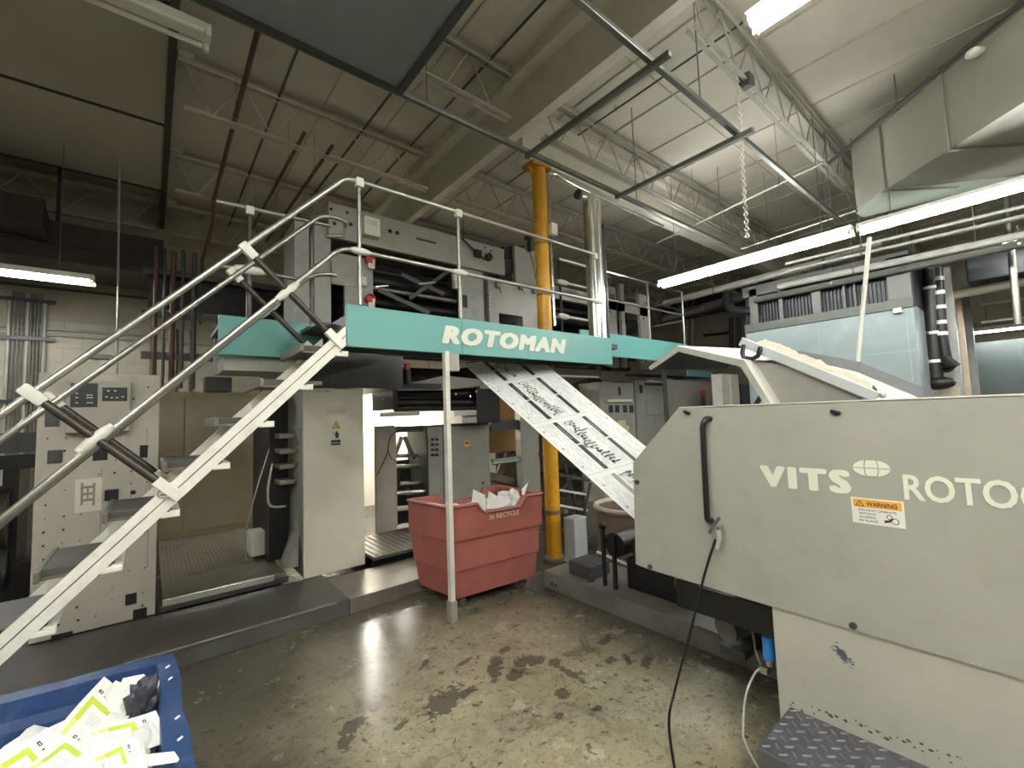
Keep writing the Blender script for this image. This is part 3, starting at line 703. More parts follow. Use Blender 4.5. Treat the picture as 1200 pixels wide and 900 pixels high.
# print lying in the sheet (slightly proud): bars, script, small text
def webp(u, v, h=.0018):
    p = web(u, v); n = (web(u+.01, v)-p).cross(web(u, v+.01)-p).normalized()
    if n.z < 0: n = -n
    return p+n*h
def quad_on(b, u0, v0, u1, v1, seg=6):
    b.grid(lambda a, c: webp(u0+(u1-u0)*a, v0+(v1-v0)*c), 1, seg)
rep = [(-.06, .165), (.175, .425), (.435, .685), (.695, .93)]
lines = MB(); marks = MB()
rnd = random.Random(3)
for k, (va, vb) in enumerate(rep):
    va_, vb_ = max(va, .0)+.006, vb-.006
    for ua in (.245, .655):
        bm_ = inkblack if k < 3 else mat('faded_ink', '#8d8d8c', .6)
        for v0_, v1_ in ((va_, (va_+vb_)/2-.003), ((va_+vb_)/2+.003, vb_)):
            tg = MB(); quad_on(tg, ua-.006, v0_, ua+.050, v1_, 8); tg.build('printed_bar', bm_, t)
        if k < 3:
            quad_on(lines, ua+.015, va_+.02, ua+.022, (va_+vb_)/2-.03, 4)
    # flowing script down the middle
    script = MB()
    for col_ in (0.42,):
        pts = []; nS = 150
        for i in range(nS):
            f = i/nS; vv = va+.012+(vb-va-.03)*f
            a = f*2*math.pi*17
            amp = .044+.026*math.sin(f*23+1.3)+(.06 if rnd.random() < .06 else 0)
            pts.append(webp(col_+.025*math.sin(f*9)+amp*math.sin(a), max(vv+.006*math.cos(a), 0), .0022))
        for p, q in zip(pts[:-1], pts[1:]):
            if (q-p).length > 1e-4: script.bar(p, q, .012 if rnd.random() < .5 else .022, .0006)
    script.build('printed_script', mat('script_ink', '#4a4a4c', .6), t)
    # rows of small type
    for ua in (.03, .06, .09, .12, .15, .18, .205, .30, .325, .345, .52, .545, .57, .595, .62, .72, .75, .79, .82, .85, .89, .92):
        v = va_
        while v < vb_-.02:
            l = rnd.uniform(.01, .05)
            if rnd.random() < .8: quad_on(lines, ua, v, ua+.009, min(v+l, vb_), 2)
            v += l+.012
    seams = MB(); quad_on(seams, .0, vb-.002, 1.0, vb+.0005, 1); seams.build('page_line', inkgrey, t)
    for f in (.12, .5, .86):
        quad_on(marks, .045, va_+(vb_-va_)*f, .068, va_+(vb_-va_)*f+.008, 1); quad_on(marks, .94, va_+(vb_-va_)*f, .96, va_+(vb_-va_)*f+.008, 1)
lines.build('printed_type', inkgrey, t)['kind'] = 'stuff'; marks.build('register_mark', mat('blue_grey_ink', '#8a8fa0', .6), t)['kind'] = 'stuff'

# ================================================================== sheeting machine
MX = 2.25
t = thing('sheeting_machine', 'big grey sheeting machine with white lettering and a warning sticker', 'machine', (2.9, .5, 0))
def mp(x, y, X=MX): p = P(x, y, X=X); return V(X, p.y, p.z)
YE = -1.0
poly = [mp(795, 478), mp(742, 542), mp(745, 661), mp(760, 667), mp(912, 713)]
poly = [V(MX, p.y, p.z) for p in poly]
poly[-1] = V(MX, .86, .668)
poly += [V(MX, YE, .662), V(MX, YE, 1.605)]
b = MB(); b.prism(poly, (.028, 0, 0)); pan = b.build('guard_panel', grey, t)
b = MB(); b.box((MX+.0, YE, 1.603), (MX+.06, 1.285, 1.612)); b.build('top_flange', cream, pan)
b = MB(); b.box((MX+.012, YE, 0.0), (MX+.04, .885, .75)); lb = b.build('lower_panel', mat('grey_lower_paint', '#a9a699', .42, 0, .05, 2.5, .02, dirt='#7b776c', dirt_amt=.3, dirt_scale=3), t)
# ink smear on the lower panel
b = MB(); c = P(987, 767, X=MX+.011)
for i in range(120):
    f = random.gauss(0, 1); g = random.gauss(0, 1); k_ = random.random()
    r = random.uniform(.0012, .006)*(1.6 if abs(f) < .7 and abs(g) < .7 else .7)
    cc = V(MX+.0115, c.y-.015*f-.006*g, c.z-.016*f+.008*g)
    b.prism([cc+V(0, r*1.4*math.cos(a)*random.uniform(.4, 1.2), r*math.sin(a)*random.uniform(.4, 1.2)) for a in [2*math.pi*k/8 for k in range(8)]], (-.0004-.000004*i, 0, 0))
b.build('ink_smear', mat('smear_ink', '#4b4d5c', .6, 0, .3, 40), lb)
b = MB()
for i in range(34):
    xx = 925+i*6.3+random.uniform(-4, 4); yy = 826+(xx-925)*.355+random.uniform(-10, 2)
    c = P(xx, yy, X=MX+.0112); r = random.uniform(.002, .007)
    b.prism([c+V(0, r*1.5*math.cos(a)*random.uniform(.6, 1.2), r*math.sin(a)*random.uniform(.6, 1.2)) for a in [2*math.pi*k/7 for k in range(7)]], (-.0004, 0, 0))
b.build('paint_chip', mat('chip_dark', '#4c4a44', .6), lb)['kind'] = 'stuff'
# lettering
xd, yd = (0, -1, 0), (0, 0, 1)
text('lettering', 'VITS', (MX, .888, 1.222), xd, yd, .352, .100, letter, pan, bold=0, fat=.078, space=1.28, depth=.003)
text('lettering', 'ROTOCUT', (MX, .372, 1.222), xd, yd, .505, .098, letter, pan, bold=.01, fat=.012, depth=.003)
# globe emblem
b = MB(); c = V(MX, .466, 1.335); a_, b_ = .060, .034
def ell(y): return b_*math.sqrt(max(0, 1-(y/a_)**2))
def mer(z, k): return k*math.sqrt(max(0, 1-(z/(b_*1.02))**2))
for sz in (-1, 1):
    for (ka, kb) in ((-a_, -.024), (-.0205, .0205), (.024, a_)):
        up, lo = [], []
        n = 10
        pts = []
        z0 = .0018
        zmax = b_*.93
        for i in range(n+1):
            z = z0+(zmax-z0)*i/n
            def edge(k):
                if abs(k) >= a_: return math.copysign(a_*math.sqrt(max(0, 1-(z/b_)**2)), k)
                return k*(1-.30*(z/b_)**2) if abs(k) < .022 else k*(1-.18*(z/b_)**2)
            up.append(V(0, -edge(ka), sz*z)); lo.append(V(0, -edge(kb), sz*z))
        b.prism([c+p for p in up+lo[::-1]], (-.003, 0, 0))
b.build('globe_emblem', letter, pan)
# warning sticker
sy0, sy1, sz0, sz1 = .541, .368, 1.118, 1.219
def stick(y, z): return None
wl = MB(); A_ = [P(997, 582, X=MX), P(1060, 588, X=MX), P(1062, 620, X=MX), P(999, 611, X=MX)]
ya, yb2 = A_[0].y, A_[2].y; za, zb2 = A_[2].z, A_[0].z
wl.box((MX-.0012, yb2, za), (MX, ya, zb2)); stk = wl.build('warning_sticker', mat('sticker_white', '#dedcd0', .4, 0, .02), pan)
W_, H_ = ya-yb2, zb2-za
def sp(u, v): return V(MX-.0013, ya-u*W_, za+v*H_)
b = MB(); b.box(sp(.04, .64), sp(.96, .95)+V(-.0006, 0, 0)); b.build('sticker_header', orange, stk)
text('sticker_word', 'WARNING', sp(.30, .70)+V(-.0008, 0, 0), xd, yd, W_*.58, H_*.17, inkblack, stk, bold=.02, depth=.0006)
b = MB(); p = sp(.17, .68)+V(-.001, 0, 0); b.prism([p+V(0, .015, 0), p+V(0, -.015, 0), p+V(0, 0, .025)], (-.0005, 0, 0)); b.build('sticker_triangle', inkblack, stk)
b = MB(); p = p+V(-.0007, 0, .0)
b.prism([p+V(0, .0105, .0025), p+V(0, -.0105, .0025), p+V(0, 0, .0205)], (-.0003, 0, 0)); b.build('sticker_triangle_inner', orange, stk)
b = MB(); p = p+V(-.0004, 0, 0); b.box(p+V(0, -.001, .008), p+V(-.0003, .001, .016)); b.box(p+V(0, -.001, .004), p+V(-.0003, .001, .006)); b.build('sticker_bang', inkblack, stk)
for i, (s_, w_) in enumerate((('DO NOT OPERATE', .72), ('WITHOUT', .34), ('GUARDS', .32), ('IN PLACE', .36))):
    text('sticker_line', s_, sp(.14, .49-.135*i), xd, yd, W_*w_, H_*.085, inkblack, stk, bold=.005, depth=.0006)
b = MB()
for (u, v, r) in ((.82, .22, .011), (.72, .36, .008)):
    b.torus(sp(u, v)+V(-.0008, 0, 0), (1, 0, 0), r, .0013, 16, 5)
b.prism([sp(.62, .12), sp(.72, .16), sp(.80, .30), sp(.76, .33), sp(.70, .24), sp(.62, .22)], (-.0008, 0, 0)); b.build('sticker_hand', inkblack, stk)
# handle, latches, knobs
b = MB(); hx = MX-.045
p0, p1 = mp(823, 494, MX-.045), mp(829, 612, MX-.045)
b.tube([V(MX, p0.y-.02, p0.z+.012)]+arc(V(MX-.02, p0.y-.018, p0.z+.014), V(hx, p0.y-.01, p0.z+.014), V(hx, p0.y, p0.z-.03), 5)+arc(V(hx, p1.y, p1.z+.03), V(hx, p1.y, p1.z), V(MX, p1.y, p1.z), 5), .0145, 12); b.build('handle', blackpl, pan, True)
for (x, y) in ((803, 481), (977, 481)):
    b = MB(); p = mp(x+3, y+3); b.cyl(p+V(-.012, 0, 0), p, .010, 10); b.obox(p+V(-.012, 0, .004), V(.004, 0, 0), V(0, .018, .006), V(0, -.003, .007), .002); b.build('latch', black, pan, True)
for (x, y, X_) in ((1000, 733, MX), (747, 565, MX), (762, 664, MX)):
    b = MB(); p = mp(x, y); b.cyl(p+V(-.012, 0, 0), p, .010, 12); b.ring(p+V(-.008, 0, 0), (1, 0, 0), .014, .004, .008, 12); b.build('knob', darkgrey, pan, True)
# machine body behind the panel
b = MB(); b.box((MX+.06, YE, .0), (3.55, .80, 1.52)); b.box((MX+.06, .80, 1.0), (2.32, 1.2, 1.52)); b.box((3.40, .8, .66), (3.5, 1.5, 1.3)); b.build('body', darkgrey, t)
b = MB(); b.cyl((2.32, 1.35, .62), (3.42, 1.35, .62), .07, 20); b.cyl((2.32, 1.05, .75), (3.42, 1.05, .75), .09, 20); b.build('infeed_roller', steel, t, True)
b = MB(); b.box((2.30, .80, .5), (2.315, 1.4, .64)); b.build('infeed_plate', blackgrease, t)
# hood on top (raised folding guard)
def hp(x, y, X): p = P(x, y, X=X); return V(X, p.y, p.z)
prof = [hp(760, 430, 2.3), hp(793, 405, 2.3), hp(872, 422, 2.3), hp(905, 476, 2.3)]
prof[-1].z = 1.60
th = .035
inner = [prof[0]+V(0, -.012, -.022), prof[1]+V(0, -.005, -th), prof[2]+V(0, .02, -th*.9), prof[3]+V(0, .03, -.0)]
b = MB(); b.prism(prof+inner[::-1], (.012, 0, 0)); b.build('hood_rim', grey, t)
b = MB()
far = [p+V(1.0, 0, .05) for p in prof]; fari = [p+V(1.0, 0, .05) for p in inner]
b.prism(far+fari[::-1], (.012, 0, 0)); hd = b.build('hood_rim', grey, t)
b = MB()
for i in range(3):
    A = [prof[i], prof[i+1], far[i+1], far[i]]
    A = [p.lerp(inner[i], .12) for p in A] if False else A
    n = (A[1]-A[0]).cross(A[3]-A[0]).normalized()
    if n.z > 0: n = -n
    b.prism(A, n*.008)
b.build('hood_skin', white, t)
b = MB()
for i in range(2):
    A = [prof[i]+V(.012, 0, -.012), prof[i+1]+V(.012, 0, -.012), far[i+1]+V(0, 0, -.012), far[i]+V(0, 0, -.012)]
    b.prism(A, (0, 0, -.006))
b.build('hood_lining', mat('hood_lining_dark', '#23262e', .6, 0, .1), t)
b = MB(); p = hp(887, 472, 2.33); b.tube([p+V(0, .02, -.03), p+V(0, -.03, .045)], .012, 8); b.build('gas_strut', black, t, True)
# dark gusset between hood and open lid
b = MB(); b.prism([hp(884, 424, 2.42), hp(930, 428, 2.42), hp(1010, 466, 2.42), hp(1008, 476, 2.42), hp(908, 476, 2.42)], (.01, 0, 0)); b.build('side_gusset', mat('gusset_grey', '#85827b', .5, 0, .06), t)
# open lid tray with handle, rims and insulation
nA, nB = hp(868, 396, 2.4), hp(1028, 461, 2.4)
fA, fB, fC = hp(934, 411, 3.05), hp(1006, 424, 3.05), hp(1093, 459, 3.05)
b = MB(); b.bar(nA+V(0, 0, -.018), nB+V(0, 0, -.018), .02, .045, bev=.003); b.build('lid_rim', mat('lid_rim_grey', '#b7bab8', .4, .2, .06), t)
b = MB(); b.bar(fA+V(0, 0, -.03), fB+V(0, 0, -.03), .02, .06); b.bar(fB+V(0, 0, -.03), fC+V(0, 0, -.03), .02, .06); b.bar(nB+V(.25, -.10, .0), fC+V(0, 0, -.02), .02, .05); b.build('lid_rim', mat('lid_dark_rim', '#77787a', .45, .2, .06), t)
b = MB()
mA = nA.lerp(nB, 0.0)
L0, L1 = nA+V(0, 0, -.04), nB+V(0, 0, -.04)
b.prism([L0, L1, fC+V(0, 0, -.06), fB+V(0, 0, -.06), fA+V(0, 0, -.055)], (0, 0, -.008)); b.build('lid_skin', white, t)
def ins(u, v):
    a = nA.lerp(nB, .06+.9*u); c = fA.lerp(nA.lerp(nB, .9)+V(.35, 0, 0), u)
    p = a.lerp(c, .08+.62*v)
    h = .035*math.sin(math.pi*min(1, v*1.0))*(1+.5*noise.noise(V(u*9, v*4, .3)))+.012*noise.noise(V(u*30, v*9, 1.7))
    return p+V(0, 0, h-.012)
b = MB(); b.grid(ins, 60, 12); b.build('insulation_batt', insul, t, True)
b = MB(); q = nA.lerp(nB, .02); b.tube([q+V(-.01, -.005, -.035), q+V(-.02, -.0, -.075), q+V(-.02, -.005, -.10), q+V(-.02, -.05, -.112), q+V(-.02, -.075, -.10), q+V(-.02, -.085, -.075), q+V(-.01, -.085, -.06)], .012, 8); b.build('lid_handle', blackpl, t, True)
b = MB(); b.ball(nB+V(.03, -.01, -.005), .018); b.build('hinge_knob', white, t, True)
conduit('lid_pole', [P(1005, 428, X=3.06), P(1019, 278, X=3.06)], .011, white, 'thin white pole rising from the open lid towards the long light row', 'pole')
# cable plugged at the handle
t = thing('power_cable', 'black cable hanging from a metal plug below the panel handle to the floor', 'cable', (2.0, 1.2, 0))
pz = mp(838, 625, MX-.05)
b = MB(); b.tube(spline([pz+V(0, -.0, -.03), P(826, 672, X=2.19), P(806, 752, X=2.15), P(791, 808, Z=.10), P(784, 842, Z=.010), P(788, 885, Z=.008), P(800, 935, Z=.008), P(830, 990, Z=.008)], 8), .0065, 8); b.build('cord', cord, t, True)
b = MB(); b.tube([pz+V(0, -.015, .02), pz+V(0, -.022, -.015), pz+V(0, -.005, -.075)], lambda u: .014-.004*u, 10); b.build('plug', clear, t, True)
b = MB(); b.obox(pz+V(0, .0, .04), V(0, .03, -.045), V(.004, 0, 0), V(0, .007, .005), .002); b.cyl(pz+V(-.012, -.02, .03), pz+V(.045, -.02, .03), .008, 8); b.build('plug_hook', bright_steel, t)
# base rail under the machine
t = thing('base_rail', 'low grey steel base rail on the floor under the sheeting machine', 'machine base', (3.1, 1.5, 0))
b = MB(); b.box((2.85, .84, 0), (3.45, 3.08, .15), .006); b.build('rail', mat('base_rail_grey', '#6d6b63', .5, .1, .15, 5, .04, dirt='#3b3933', dirt_amt=.6), t)
for y in (2.98, 2.93): b = MB(); b.cyl((2.845, y, .055), (2.852, y, .055), .014, 10); b.build('bolt_hole', black, t)
b = MB(); b.box((2.95, 2.60, .15), (3.22, 2.86, .27), .012); b.box((2.93, 2.58, .15), (2.98, 2.62, .2)); bo = b.build('rail_block', darkgrey, t)
b = MB(); b.cyl(P(700, 647, Z=.19), P(762, 673, Z=.17), .014, 8); tag(b.build('white_rod', white), 'thin white rod lying on the base rail beside the machine', 'rod')
# drive motor and hoses below the panel
t = thing('drive_motor', 'grey drive motor under the machine panel beside its base', 'motor', (2.7, 1.3, .15))
b = MB(); c = P(850, 737, X=2.62); c2 = c+V(.22, -.06, .02); b.cyl(c, c2, .075, 20); b.build('housing', mat('motor_grey', '#66645c', .5, .1, .1), t, True)
b = MB(); b.box(c2+V(-.05, -.2, -.13), c2+V(.45, .06, .12)); b.build('gearbox', blackgrease, t)
b = MB(); b.cyl((2.62, 1.28, .55), (2.62, 1.28, .66), .02, 8); b.box((2.55, 1.1, .55), (2.9, 1.5, .57)); b.cyl((2.66, 1.33, .36), (2.66, 1.33, .55), .018, 8); b.build('mount_bracket', black, t)
b = MB(); b.box((2.64, 1.2, .15), (2.9, 1.34, .2)); b.build('motor_foot', darkgrey, t)
t = thing('air_filter', 'blue air filter bowl with fitting at the corner of the lower panel', 'filter', (2.36, .94, .3))
b = MB(); p = P(906, 762, X=2.36); b.cyl(p+V(.0, .02, .055), p+V(0, .02, -.05), .026, 14); b.build('bowl', bluel, t, True)
b = MB(); b.cyl(p+V(0, .02, -.05), p+V(0, .02, -.08), .018, 10); b.box(p+V(-.03, .02, -.12), p+V(.02, .06, -.085), .006); b.box(p+V(.0, -.06, .03), p+V(.02, .0, .05)); b.build('fitting', bright_steel, t)
b = MB(); q = p+V(-.02, .055, -.1); b.tube(spline([q, P(884, 790, X=2.3), P(874, 815, X=2.22), P(871, 850, X=2.16), P(874, 872, X=2.1), (2.02, .86, .02)], 8), .005, 8); b.build('hose', clear, t, True)
b = MB(); b.tube(spline([c2+V(-.15, .02, .09), P(880, 735, X=2.45), P(886, 765, X=2.4), P(893, 782, X=2.38)], 6), .006, 6); b.build('hose', rubber, t, True)
# diamond plate step
t = thing('tread_step', 'diamond plate step box in front of the lower panel', 'step', (2.07, 0, 0))
zt = .24; xa, xb, ya, yb = 1.90, 2.262, -.95, .84
b = MB(); b.box((xa, ya, .0), (xb, yb, zt), .006)
k = 0
y = ya+.03
while y < yb-.02:
    x = xa+.03+(.031 if k % 2 else 0)
    while x < xb-.02:
        d = V(.707, .707, 0) if (k % 2) else V(.707, -.707, 0)
        n = V(-d.y, d.x, 0)
        pts = []
        Lh, Wh = .021, .0055
        A = [b.bm.verts.new(V(x, y, zt)+d*Lh*u+n*Wh*w) for u, w in ((-1, 0), (-.4, -1), (.4, -1), (1, 0), (.4, 1), (-.4, 1))]
        B = [b.bm.verts.new(V(x, y, zt+.005)+d*Lh*.6*u) for u in (-1, 1)]
        b._f([A[0], A[1], B[0]]); b._f([A[1], A[2], B[1], B[0]]); b._f([A[2], A[3], B[1]]); b._f([A[3], A[4], B[1]]); b._f([A[4], A[5], B[0], B[1]]); b._f([A[5], A[0], B[0]])
        x += .062
    y += .031; k += 1
b.build('plate', diam, t)
# ================================================================== carts
t = thing('recycling_cart', 'red plastic recycling cart on castors behind the white post', 'cart', (2.4, 3.5, 0))
def loop(cs, z, zn=None, n=26):
    FL, FR, BR, BL = [V(c[0], c[1], 0) for c in cs]; out = []
    def dip(u):
        if zn is None: return z
        if .27 < u < .80: return z+(zn-z)*min(1, (u-.27)/.06, (.80-u)/.06)
        return z
    for i in range(n): p = FL.lerp(FR, i/n); out.append(V(p.x, p.y, dip(i/n)))
    for i in range(5): p = FR.lerp(BR, i/5); out.append(V(p.x, p.y, z))
    for i in range(n): p = BR.lerp(BL, i/n); out.append(V(p.x, p.y, dip(1-i/n)))
    for i in range(5): p = BL.lerp(FL, i/5); out.append(V(p.x, p.y, z))
    return out
def grow(cs, d): return [(cs[0][0]-d, cs[0][1]-d), (cs[1][0]+d, cs[1][1]-d), (cs[2][0]+d, cs[2][1]+d), (cs[3][0]-d, cs[3][1]+d)]
c0 = [(2.0, 3.24), (2.82, 3.17), (2.80, 3.70), (1.93, 3.76)]
c1 = [(1.965, 3.228), (2.835, 3.15), (2.83, 3.74), (1.90, 3.78)]
c2 = [(1.948, 3.222), (2.86, 3.135), (2.87, 3.77), (1.88, 3.80)]
c3 = [(1.93, 3.205), (2.885, 3.105), (2.895, 3.79), (1.855, 3.815)]
ZT = .86
secs = [(.085, c0), (.31, c1), (.315, grow(c1, .012)), (.555, c2), (.56, grow(c2, .018)), (.58, grow(c2, .02)), (ZT, c3)]
b = MB(); rings = []
for i, (z, cs) in enumerate(secs): rings.append([b.bm.verts.new(p) for p in loop(cs, z, .775 if i == len(secs)-1 else None)])
rings.append([b.bm.verts.new(p) for p in loop(grow(c3, -.04), ZT-.005, .77)])
rings.append([b.bm.verts.new(p) for p in loop(grow(c0, -.05), .13)])
for A, B in zip(rings[:-1], rings[1:]):
    n = len(A)
    for k in range(n): b._f([A[k], A[(k+1) % n], B[(k+1) % n], B[k]])
b._f(rings[0][::-1]); b._f(rings[-1])
bd = b.build('body', redp, t)
b = MB(); b.tube([p+V(0, 0, -.012) for p in loop(grow(c3, .002), ZT, .775)], .014, 6, closed=True); b.build('rim', redp, t, True)
b = MB(); b.bar((1.945, 3.213, .59), (1.940, 3.203, .84), .035, .012, up=(0, 1, 0)); b.build('corner_rib', redp, t)
q0 = P(567, 617, Y=3.137); dx_ = V(.995, -.104, 0)
def on_front(x, z): 
    f = (z-.58)/(ZT-.58); A = V(1.928, 3.202, 0).lerp(V(1.93, 3.205, 0), f); B = V(2.88, 3.115, 0).lerp(V(2.885, 3.105, 0), f)
    g_ = (x-A.x)/(B.x-A.x); p = A.lerp(B, g_); return V(p.x, p.y-.003, z)
text('lettering', '36 RECYCLE', on_front(2.30, .695), on_front(2.60, .695)-on_front(2.30, .695), (0, 0, 1), .32, .042, mat('faded_stencil', '#d2b7a6', .6, 0, .15, 30), t, depth=.002)
for (x, y) in ((2.08, 3.29), (2.72, 3.24), (2.02, 3.69), (2.70, 3.63)):
    b = MB(); b.cyl((x, y-.014, .037), (x, y+.014, .037), .036, 16); ca = b.build('castor', rubber, t, True)
    b = MB(); b.box((x-.02, y-.022, .04), (x+.02, y-.016, .085)); b.box((x-.02, y+.016, .04), (x+.02, y+.022, .085)); b.box((x-.03, y-.03, .08), (x+.03, y+.03, .088)); b.build('fork', steel, ca)
def crumple(c, rx, ry, rz, seed, name, label, group, m=paper, nu=14, sub=3):
    b = MB(); b.ball((0, 0, 0), 1, sub=sub)
    for v in b.bm.verts:
        d = v.co.normalized(); h = 1+.45*noise.noise(d*2.1+V(seed, seed*1.7, 0))+.25*noise.noise(d*5.3+V(0, seed, 3.1))
        v.co = V(c)+V(d.x*rx*h, d.y*ry*h, d.z*rz*h)
    o = b.build(name, m); return tag(o, label, 'waste paper', group)
for i, (x, y, z, rx, ry, rz, lab) in enumerate([
    (2.12, 3.46, .66, .14, .18, .16, 'crumpled white paper at the left end of the red cart'),
    (2.38, 3.40, .69, .16, .15, .14, 'crumpled white paper spilling over the dip in the red cart rim'),
    (2.62, 3.40, .69, .17, .15, .14, 'crumpled white paper in the middle of the red cart'),
    (2.74, 3.40, .72, .09, .16, .14, 'crumpled white paper at the right end of the red cart'),
    (2.35, 3.60, .60, .26, .13, .14, 'crumpled white paper at the back of the red cart')]):
    crumple((x, y, z), rx, ry, rz, i*3.3+1, 'crumpled_paper', lab, 'waste paper in the red cart')
def folded(pts, label, group, m=paper, name='paper_scrap'):
    b = MB(); b.prism([V(p) for p in pts], (.004, .003, .004)); return tag(b.build(name, m), label, 'waste paper', group)
folded([(2.17, 3.26, .76), (2.22, 3.28, .95), (2.36, 3.30, .88), (2.34, 3.27, .74)], 'folded white sheet standing up in the red cart beside the white post', 'waste paper in the red cart')
folded([(2.32, 3.22, .78), (2.36, 3.24, .92), (2.46, 3.24, .86), (2.60, 3.22, .79), (2.44, 3.21, .765)], 'creased white sheet hanging at the dip of the red cart', 'waste paper in the red cart')
folded([(2.70, 3.18, .78), (2.80, 3.20, .95), (2.82, 3.32, .87)], 'pointed white sheet at the right corner of the red cart', 'waste paper in the red cart')
folded([(1.99, 3.40, .78), (2.01, 3.40, .89), (2.05, 3.42, .94), (2.05, 3.42, .82)], 'narrow white scrap sticking up at the left corner of the red cart', 'waste paper in the red cart')

# blue bin
t = thing('waste_bin', 'blue plastic bin full of printed sheets', 'bin', (-.5, 1.7, 0))
zr = .72
O = [V(.085, 2.245, zr), V(.112, 1.30, zr), V(-1.15, 1.15, zr), V(-1.10, 2.40, zr)]
I = [V(.035, 2.185, zr), V(.045, 1.35, zr), V(-1.09, 1.21, zr), V(-1.05, 2.325, zr)]
cen = V(-.5, 1.75, 0)
def shr(p, f, z): q = cen.lerp(V(p.x, p.y, 0), f); return V(q.x, q.y, z)
def dens(pl, n=8):
    out = []
    for i in range(4):
        for k in range(n): out.append(pl[i].lerp(pl[(i+1) % 4], k/n))
    return out
def wavy(pl, amp): return [p+V(amp*noise.noise(p*5), amp*noise.noise(p*5+V(9, 0, 0)), .6*amp*noise.noise(p*6+V(0, 7, 0))) for p in pl]
rl = [dens([shr(p, .82, .02) for p in O]), dens([shr(p, .96, .60) for p in O]), wavy(dens([V(p.x, p.y, .62) for p in O]), .008), wavy(dens(O), .010), wavy(dens(I), .006), dens([shr(p, .985, .66) for p in I]), dens([shr(p, .96, .63) for p in I]), dens([shr(p, .80, .05) for p in I])]
b = MB(); rr = [[b.bm.verts.new(p) for p in L_] for L_ in rl]
for A, B in zip(rr[:-1], rr[1:]):
    n = len(A)
    for k in range(n): b._f([A[k], A[(k+1) % n], B[(k+1) % n], B[k]])
b._f(rr[0][::-1]); b._f(rr[-1]); b.build('tub', bluep, t)
b = MB()
for (x, y) in ((194, 783), (197, 797), (208, 868), (205, 843)):
    p = P(x, y, Z=.724); b.bar(p, p+V(.012, .004, .004), .006, .004)
b.build('scuff', mat('scuff_white', '#dfe2e0', .6), t)['kind'] = 'stuff'
b = MB(); b.cyl((-.9, 1.4, .0), (-.9, 1.4, .03), .05, 12); b.cyl((-.1, 1.5, 0), (-.1, 1.5, .03), .05, 12); b.cyl((-.1, 2.1, 0), (-.1, 2.1, .03), .05, 12); b.cyl((-.9, 2.2, 0), (-.9, 2.2, .03), .05, 12); b.build('foot', rubber, t)
# printed brochures: grid sheets with the print as faces of other materials
def brochure(px0, px1, px2, z0, z1, z2, label, seed):
    """px0 corner, px1 end of the long top edge, px2 end of the short side (photo points at given heights)"""
    A, B, C_ = P(*px0, Z=z0), P(*px1, Z=z1), P(*px2, Z=z2)
    n = (B-A).cross(C_-A).normalized(); n = n if n.z > 0 else -n
    def fn(u, v): return A+(B-A)*u+(C_-A)*v+n*(.010*math.sin(u*3+seed)+.006*math.sin(v*4+seed*2))
    def mf(u, v):
        if .30 < u < .66 and .10 < v < .22: return 1          # lime band along the top
        if .58 < u < .66 and .10 < v < .62: return 1          # lime band down
        if .08 < u < .30 and .10 < v < .20: return 2
        if .76 < u < .82 and .14 < v < .24 and not (.775 < u < .805 and .165 < v < .215): return 3
        if .76 < u < .80 and .30 < v < .33: return 3
        if .745 < u < .76 and .28 < v < .40: return 4
        if .30 < u < .50 and .34 < v < .60 and (int(v*60) % 3 == 0): return 4
        if .18 < u < .24 and .30 < v < .46: return 4
        if .86 < u < .93 and .30 < v < .85 and (int(u*90) % 2 == 0): return 5
        return 0
    b = MB(); b.grid(fn, 60, 60, mf)
    o = b.build('printed_sheet', [paper, green, greenp, inkblack, inkgrey, mat('pale_print', '#cfd2d0', .6)], None)
    s_ = o.modifiers.new('s', 'SOLIDIFY'); s_.thickness = .002
    return tag(o, label, 'printed sheet', 'printed sheets in the blue bin')
brochure((60, 868), (122, 792), (108, 905), .70, .735, .66, 'printed sheet with lime band nearest the crumpled paper in the blue bin', 1)
brochure((98, 858), (183, 828), (112, 902), .74, .735, .70, 'printed sheet with lime frame at the right end of the blue bin pile', 2)
brochure((20, 905), (95, 845), (60, 940), .72, .745, .70, 'printed sheet with lime stripe overlapping below the topmost one in the blue bin', 3)
brochure((-30, 905), (56, 857), (10, 950), .70, .72, .66, 'printed sheet at the lower left edge of the picture in the blue bin', 4)
brochure((105, 880), (160, 866), (115, 925), .765, .765, .74, 'printed sheet lying lowest in the picture at the middle of the blue bin', 5)
g = 'waste paper in the blue bin'
crumple((-.03, 2.03, .62), .10, .09, .13, 2.2, 'crumpled_paper', 'crumpled white paper in the far right corner of the blue bin', g)
crumple((-.01, 1.78, .62), .06, .16, .09, 5.1, 'crumpled_paper', 'crumpled white paper along the right side of the blue bin', g)
crumple((-.26, 2.03, .60), .12, .10, .08, 7.7, 'crumpled_paper', 'crumpled white paper under the printed sheets by the back of the blue bin', g)
crumple((.0, 1.95, .71), .045, .045, .07, 4.4, 'dark_printed_scrap', 'dark crumpled printed scrap on top in the blue bin corner', g, mat('dark_scrap', '#33363d', .5, 0, .3, 14))
b = MB(); c = V(-.45, 1.72, 0); b.prism([V(-.98, 1.35, .5), V(0, 1.42, .5), V(-.0, 2.1, .55), V(-.98, 2.2, .5)], (0, 0, .05)); tag(b.build('paper_pile', paper), 'white waste paper filling the blue bin under the printed sheets', 'waste paper', kind='stuff')
folded([P(120, 893, Z=.74), P(202, 884, Z=.75), P(208, 893, Z=.745), P(130, 905, Z=.74)], 'long white strip at the front right of the blue bin', g)

